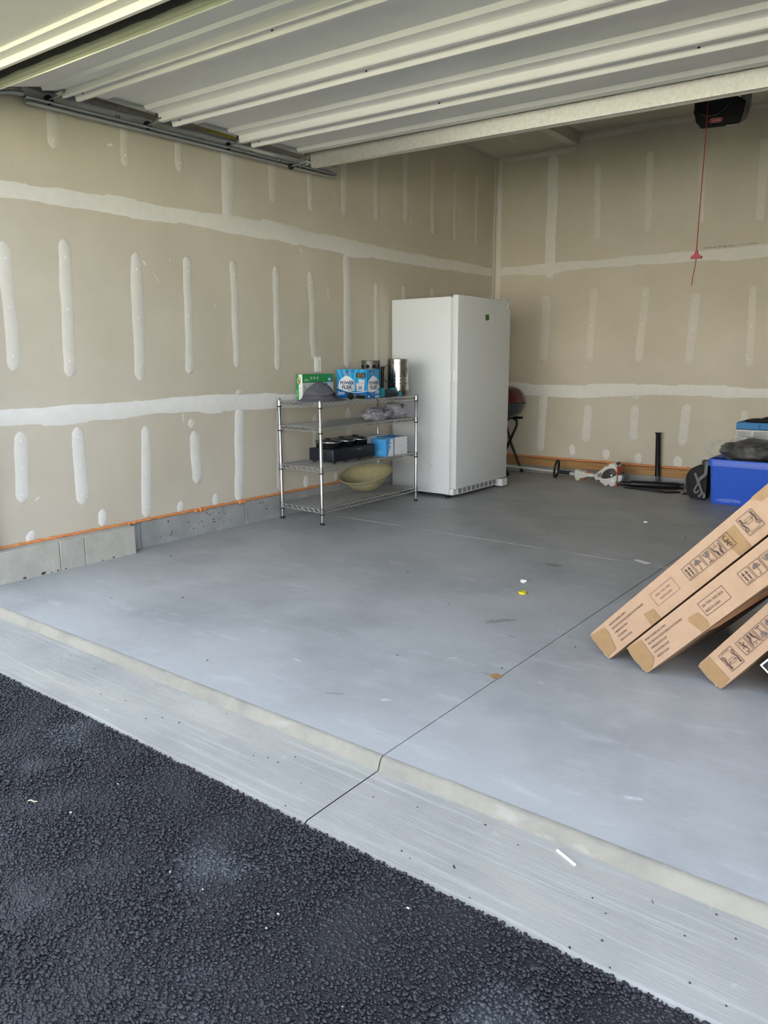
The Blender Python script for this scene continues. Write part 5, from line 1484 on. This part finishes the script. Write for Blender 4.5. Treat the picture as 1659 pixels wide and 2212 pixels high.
bm = nb(); tube(bm, [(1.886, 5.25, 0.0), (1.885, 5.25, 0.10)], 0.018, 16); obj('lower_pipe', bm, flat((92, 94, 98), 0.5), t, smooth=True)
bm = nb(); tube(bm, [(1.884, 5.25, 0.085), (1.866, 5.25, 0.485), (1.865, 5.25, 0.497), (1.865, 5.25, 0.508)], [0.024, 0.0235, 0.028, 0.031], 18); obj('barrel', bm, mat('satin_black', (24, 25, 28), 0.32), t, smooth=True)

# ---- black bag with grey straps
t = thing('shoulder_bag', 'rounded black bag with grey webbing straps beside the blue tote', 'bag', (2.43, 4.72, 0))
bm = nb(); prism(bm, [(x, 4.63, max(z, 0.002)) for x, z in soften(BAG_OUT[:6] + [(2.49, 0.325), (2.500, 0.30), (2.500, 0.002)] + BAG_OUT[9:])], (0, 0, 0), (0, 0.17, 0), 0.012); obj('bag_body', bm, M_BLACKM, t, smooth=True)
bm = nb(); pts = [(x + 0.012, 4.628, z) for x, z in soften(BAG_OUT[:6], 2, False)]; tube(bm, pts, 0.005, 6); tube(bm, [(2.345, 4.626, 0.06), (2.38, 4.626, 0.016), (2.44, 4.626, 0.02)], 0.005, 6); obj('piping', bm, flat((40, 41, 46), 0.5), t)
M_STRAP = mat('grey_webbing', (116, 117, 122), 0.8, bump=0.3, bscale=400)
for pts, w in ((STRAP1, 0.026), (STRAP2, 0.020), (STRAP3, 0.016), (STRAP4, 0.022)):
    bm = nb(); ribbon(bm, [(min(x, 2.492), 4.618 - 0.0008 * k, max(z, 0.018)) for k, (x, z) in enumerate(soften(pts, 2, False))], w, 0.003); obj('strap', bm, M_STRAP, t)
bm = nb(); box(bm, (2.445, 4.64, 0.300), (2.500, 4.70, 0.350), 0.008); obj('top_handle', bm, flat((48, 49, 54), 0.6), t)
bm = nb(); lathe(bm, [(0, 0), (0.028, 0), (0.029, 0.006), (0.020, 0.010), (0.008, 0.012), (0.008, 0.022), (0, 0.022)], (2.262, 4.86, 0), 18)
tag(set_origin(obj('tube_cap', bm, M_BLACK, None, smooth=True), (2.262, 4.86, 0)), 'small round black cap on the floor left of the black bag', 'cap')

# ---- blue tote
t = thing('blue_tote', 'bright blue open plastic storage tote on the floor', 'tote', (2.86, 4.75, 0))
tx0, tx1, ty0, ty1, thh = 2.555, 3.16, 4.552, 4.95, 0.378
def rr_loop(x0, x1, y0, y1, r, n=5):
    out = []
    for cx, cy, a0 in ((x1 - r, y1 - r, 0), (x0 + r, y1 - r, 90), (x0 + r, y0 + r, 180), (x1 - r, y0 + r, 270)):
        out += [(cx + r * math.cos(R(a0 + 90 * k / n)), cy + r * math.sin(R(a0 + 90 * k / n))) for k in range(n + 1)]
    return out
def loft(bm, loops):
    vs = [[bm.verts.new((x, y, z)) for x, y in lp] for lp, z in loops]
    for a, b in zip(vs, vs[1:]):
        for k in range(len(a)):
            bm.faces.new((a[k], a[(k + 1) % len(a)], b[(k + 1) % len(a)], b[k]))
    return vs
g = lambda d, r: rr_loop(tx0 - d, tx1 + d, ty0 - d, ty1 + d, r)
bm = nb()
vs = loft(bm, [(g(-0.008, 0.03), 0.0), (g(0.0, 0.035), 0.010), (g(0.020, 0.045), thh - 0.062), (g(0.021, 0.045), thh - 0.060), (g(0.021, 0.045), thh - 0.004), (g(0.016, 0.04), thh - 0.004), (g(-0.002, 0.03), 0.012)])
bm.faces.new(vs[0][::-1]); bm.faces.new(vs[-1])
obj('tub', bm, M_BLUE, t, smooth=True)
bm = nb(); vs = loft(bm, [(g(0.021, 0.045), thh - 0.062), (g(0.034, 0.05), thh - 0.058), (g(0.036, 0.05), thh - 0.006), (g(0.032, 0.05), thh + 0.002), (g(0.018, 0.045), thh + 0.002), (g(0.016, 0.04), thh - 0.010)]); obj('rim', bm, M_BLUE, t, smooth=True)
pr = Print((2.60, ty0 + 0.0, 0.02), (1, 0, 0), (0, -0.05, 1), (0, -1, 0), 0.003)
pr.poly([(0.0, 0.010), (0.03, 0.028), (0.10, 0.034), (0.19, 0.028), (0.21, 0.014), (0.19, 0.002), (0.06, 0.0)], mat('scuffed_blue', (110, 140, 226), 0.5, var=0.5, scale=26, col2=(60, 100, 214)))
pr.done('scuff', t)

# ---- clothing in clear plastic on the tote
t = thing('bagged_clothing', 'dark clothing in a clear plastic bag lying across the blue tote', 'bag', (2.80, 4.74, 0.36))
bm = nb()
blob(bm, (2.885, 4.74, 0.446), (0.315, 0.180, 0.098), 4, 0.16, 2.0, 3.0)
obj('dark_clothing', bm, mat('charcoal_cloth', (34, 36, 42), 0.6, bump=0.4, bscale=22), t, smooth=2)
def film_mat():
    m = bpy.data.materials.new('clear_film'); m.use_nodes = True
    nt = m.node_tree
    b = nt.nodes['Principled BSDF']; b.inputs['Base Color'].default_value = (0.75, 0.74, 0.70, 1); b.inputs['Roughness'].default_value = 0.12
    tr = nt.nodes.new('ShaderNodeBsdfTransparent'); mx = nt.nodes.new('ShaderNodeMixShader')
    n = nt.nodes.new('ShaderNodeTexNoise'); n.inputs['Scale'].default_value = 16
    tc = nt.nodes.new('ShaderNodeTexCoord'); nt.links.new(tc.outputs['Object'], n.inputs['Vector'])
    r = nt.nodes.new('ShaderNodeMapRange'); r.inputs[1].default_value, r.inputs[2].default_value, r.inputs[3].default_value, r.inputs[4].default_value = 0.40, 0.75, 0.05, 0.22
    nt.links.new(n.outputs[0], r.inputs[0]); nt.links.new(r.outputs[0], mx.inputs[0])
    nt.links.new(tr.outputs[0], mx.inputs[1]); nt.links.new(b.outputs[0], mx.inputs[2]); nt.links.new(mx.outputs[0], nt.nodes['Material Output'].inputs[0])
    bp = nt.nodes.new('ShaderNodeBump'); bp.inputs['Strength'].default_value = 0.8; bp.inputs['Distance'].default_value = 0.02
    n2 = nt.nodes.new('ShaderNodeTexNoise'); n2.inputs['Scale'].default_value = 14; n2.inputs['Distortion'].default_value = 1.5
    nt.links.new(tc.outputs['Object'], n2.inputs['Vector']); nt.links.new(n2.outputs[0], bp.inputs['Height']); nt.links.new(bp.outputs[0], b.inputs['Normal'])
    return m
bm = nb()
blob(bm, (2.83, 4.74, 0.450), (0.345, 0.185, 0.105), 5, 0.22, 2.4, 3.0)
for v in bm.verts:
    if v.co.x < 2.66:
        k = min(1, (2.66 - v.co.x) / 0.2)
        v.co.z += -0.01 * k + 0.016 * k * noise.noise(v.co * 22); v.co.x -= 0.03 * k
obj('clear_bag', bm, film_mat(), t, smooth=2)

# ---- printed carton behind the tote, with a black thing on top
def h_front(pr, w, h):
    pr.rect(0, h - 0.055, w, h, (52, 128, 190)); pr.rect(0, h - 0.062, w, h - 0.053, (24, 66, 112)); pr.rect(w * 0.30, h - 0.048, w * 0.34, h - 0.012, (38, 104, 168)); pr.rect(w * 0.55, h - 0.045, w * 0.8, h - 0.016, (90, 160, 212))
    for k in range(4):
        pr.rect(0.006 + k * 0.135, h - 0.128, 0.126 + k * 0.135, h - 0.072, (178, 180, 182))
        for j in range(4):
            pr.rect(0.014 + k * 0.135, h - 0.085 - j * 0.011, 0.075 + k * 0.135 + 0.03 * ((j * 7 + k) % 2), h - 0.081 - j * 0.011, (128, 130, 132))
    for j in range(3):
        pr.rect(0.006, h - 0.145 - j * 0.013, 0.075 + 0.03 * (j % 2), h - 0.140 - j * 0.013, (150, 152, 154))
    pr.rect(0.185, h - 0.182, 0.235, h - 0.146, (46, 34, 26)); pr.rect(0.188, h - 0.172, 0.232, h - 0.160, (222, 186, 110)); pr.rect(0.27, h - 0.205, 0.40, h - 0.180, (214, 150, 96))
carton('appliance_carton', 'grey printed carton with a blue top band behind the tote', (2.615, 5.00, 0.0), (3.20, 5.27, 0.657), (206, 207, 205), {'front': h_front, 'top': lambda p, w, h: p.rect(0, 0, w, h, (52, 128, 190))})
t = thing('gear_bag', 'soft black bag lying on top of the blue-banded carton', 'bag', (2.88, 5.13, 0.659))
bm = nb(); blob(bm, (2.76, 5.11, 0.668), (0.10, 0.07, 0.022), 3, 0.18, 2, 1, 0.659); obj('flap', bm, M_BLACKM, t, smooth=2)
bm = nb(); blob(bm, (2.95, 5.13, 0.678), (0.17, 0.09, 0.040), 3, 0.16, 2, 5, 0.659); obj('shell', bm, M_BLACKM, t, smooth=2)

# ================================================================== SMALL THINGS ON THE FLOOR
def small(name, label, cat, bm, m, loc, smooth=False):
    o = obj(name, bm, m, None, smooth)
    return tag(set_origin(o, loc), label, cat)
bm = nb(); lathe(bm, [(0, 0.0), (0.021, 0.0), (0.022, 0.004), (0.021, 0.010), (0.018, 0.012), (0.012, 0.010), (0, 0.010)], (2.468, 1.311, 0), 18); small('bottle_cap', 'yellow round bottle cap lying on the grey concrete', 'cap', bm, flat((206, 190, 40), 0.4), (2.468, 1.311, 0), True)
bm = nb(); tube(bm, [(2.365, 1.485, 0.010), (2.395, 1.500, 0.010)], [0.009, 0.006], 8); box(bm, (2.366, 1.482, 0.001), (2.392, 1.494, 0.006), 0.002); small('white_anchor', 'small white and dark plastic fitting beside the yellow cap', 'fitting', bm, flat((214, 216, 214), 0.5), (2.38, 1.49, 0))
bm = nb(); prism(bm, [(2.700, 2.325, 0), (2.790, 2.275, 0), (2.812, 2.305, 0), (2.722, 2.350, 0)], (0, 0, 0.0008), (0, 0, 0.0028)); small('paper_strip', 'torn white paper strip lying by the joint line', 'paper', bm, flat((226, 224, 230), 0.7), (2.755, 2.31, 0))
bm = nb(); prism(bm, [(2.862, 0.290, 0), (2.872, 0.312, 0), (2.884, 0.304, 0), (2.898, 0.306, 0), (2.905, 0.285, 0), (2.893, 0.270, 0), (2.885, 0.258, 0), (2.874, 0.268, 0), (2.860, 0.272, 0)], (0, 0, 0.001), (0, 0, 0.003)); small('dead_leaf', 'curled brown leaf beside the saw-cut joint', 'leaf', bm, mat('brown_leaf', (176, 134, 92), 0.7, var=0.4, scale=60), (2.88, 0.285, 0))
bm = nb(); box(bm, (2.378, 3.428, 0.001), (2.406, 3.448, 0.013), 0.004); small('white_chip', 'small white chip on the floor before the blue tote', 'chip', bm, flat((232, 232, 228), 0.6), (2.39, 3.44, 0), True)
d = V((0.0632, -0.0282, 0)).normalized() * 0.0346
c = V((3.540, -0.5241, ZL))
bm = nb(); nn = V((d.y, -d.x, 0)).normalized() * 0.0032
prism(bm, [c - d + nn, c + d + nn, c + d - nn, c - d - nn], (0, 0, 0.0005), (0, 0, 0.006), 0.0012); small('white_stick', 'thin white plastic stick lying on the broomed apron', 'stick', bm, flat((236, 238, 240), 0.4), tuple(c))
bm = nb(); tube(bm, [(2.197, -1.228, ZL + 0.008), (2.206, -1.222, ZL + 0.010), (2.216, -1.220, ZL + 0.008), (2.225, -1.214, ZL + 0.009)], [0.0016, 0.0022, 0.0022, 0.001], 6); small('pale_twig', 'short pale twig lying on the black asphalt', 'twig', bm, flat((180, 175, 150), 0.7), (2.21, -1.22, ZL))
# crumbs of asphalt and grit strewn over apron and slab
rr = random.Random(21)
bm = nb()
for k in range(80):
    x, y = rr.uniform(0.6, 4.6), rr.uniform(YA + 0.02, YL - 0.01)
    s = rr.uniform(0.0008, 0.0026) * (1.6 if rr.random() > 0.93 else 1)
    blob(bm, (x, y, ZL + s * 0.4), (s * rr.uniform(1, 1.6), s, s * 0.7), 1, 0.4, 2, k)
for k in range(70):
    x, y = rr.uniform(0.2, 4.4), rr.uniform(-0.3, 4.3)
    s = rr.uniform(0.0015, 0.0045)
    blob(bm, (x, y, s * 0.3), (s * rr.uniform(1, 2.2), s, s * 0.5), 1, 0.4, 2, k)
o = obj('loose_grit', bm, flat((44, 45, 48), 0.9)); o['kind'] = 'stuff'; o['label'] = 'dark crumbs of asphalt strewn over the concrete'
bm = nb()
for k in range(34):
    x, y = rr.uniform(1.6, 4.4), rr.uniform(-1.75, -0.9)
    s = rr.uniform(0.0012, 0.003)
    blob(bm, (x, y, ZA + 0.015 - max(0, -1.0 - y) * 0.012), (s * rr.uniform(1, 1.8), s, s * 0.7), 1, 0.4, 2, k)
o = obj('pale_grit', bm, flat((196, 194, 184), 0.8)); o['kind'] = 'stuff'; o['label'] = 'pale stone crumbs scattered on the asphalt'
# stains and trowel marks in the slab, each a thin film of dried paste
def stain(pts, m, seed, par=floor):
    q = [V((x, y)) for x, y in pts]
    for it in range(3):                                  # corner cutting gives a soft blot
        q = [p for a, c in zip(q, q[1:] + q[:1]) for p in (a * 0.75 + c * 0.25, a * 0.25 + c * 0.75)]
    c = sum(q, V((0, 0))) / len(q)
    bm = nb()
    bm.faces.new([bm.verts.new(V((*(c + (p - c) * (1 + 0.35 * noise.noise(V((p.x * 70, p.y * 70, seed))))), 0.0004))) for p in q])
    bmesh.ops.triangulate(bm, faces=bm.faces)
    return obj('stain', bm, m, par)
M_ST1 = mat('mud_stain', (150, 150, 147), 0.8, var=0.3, scale=40); M_ST2 = mat('lime_stain', (192, 195, 199), 0.8, var=0.3, scale=40, col2=(160, 163, 166))
stain([(2.52, 0.80), (2.55, 0.87), (2.62, 0.93), (2.66, 0.93), (2.60, 0.86), (2.57, 0.80)], M_ST1, 1)
stain([(2.28, 1.93), (2.36, 1.97), (2.42, 1.93), (2.36, 1.88)], M_ST1, 2)
for k in range(34):
    x, y = rr.uniform(0.9, 4.6), rr.uniform(-0.35, 2.2)
    if 3.1 < x and y > 0.5:
        continue
    a_ = rr.uniform(-0.4, 0.9); l_, w_ = rr.uniform(0.015, 0.05), rr.uniform(0.004, 0.014)
    stain([(x - l_ * math.cos(a_), y - l_ * math.sin(a_)), (x + w_ * math.sin(a_), y - w_), (x + l_ * math.cos(a_), y + l_ * math.sin(a_)), (x - w_, y + w_)], M_ST2 if rr.random() > 0.25 else M_ST1, k)
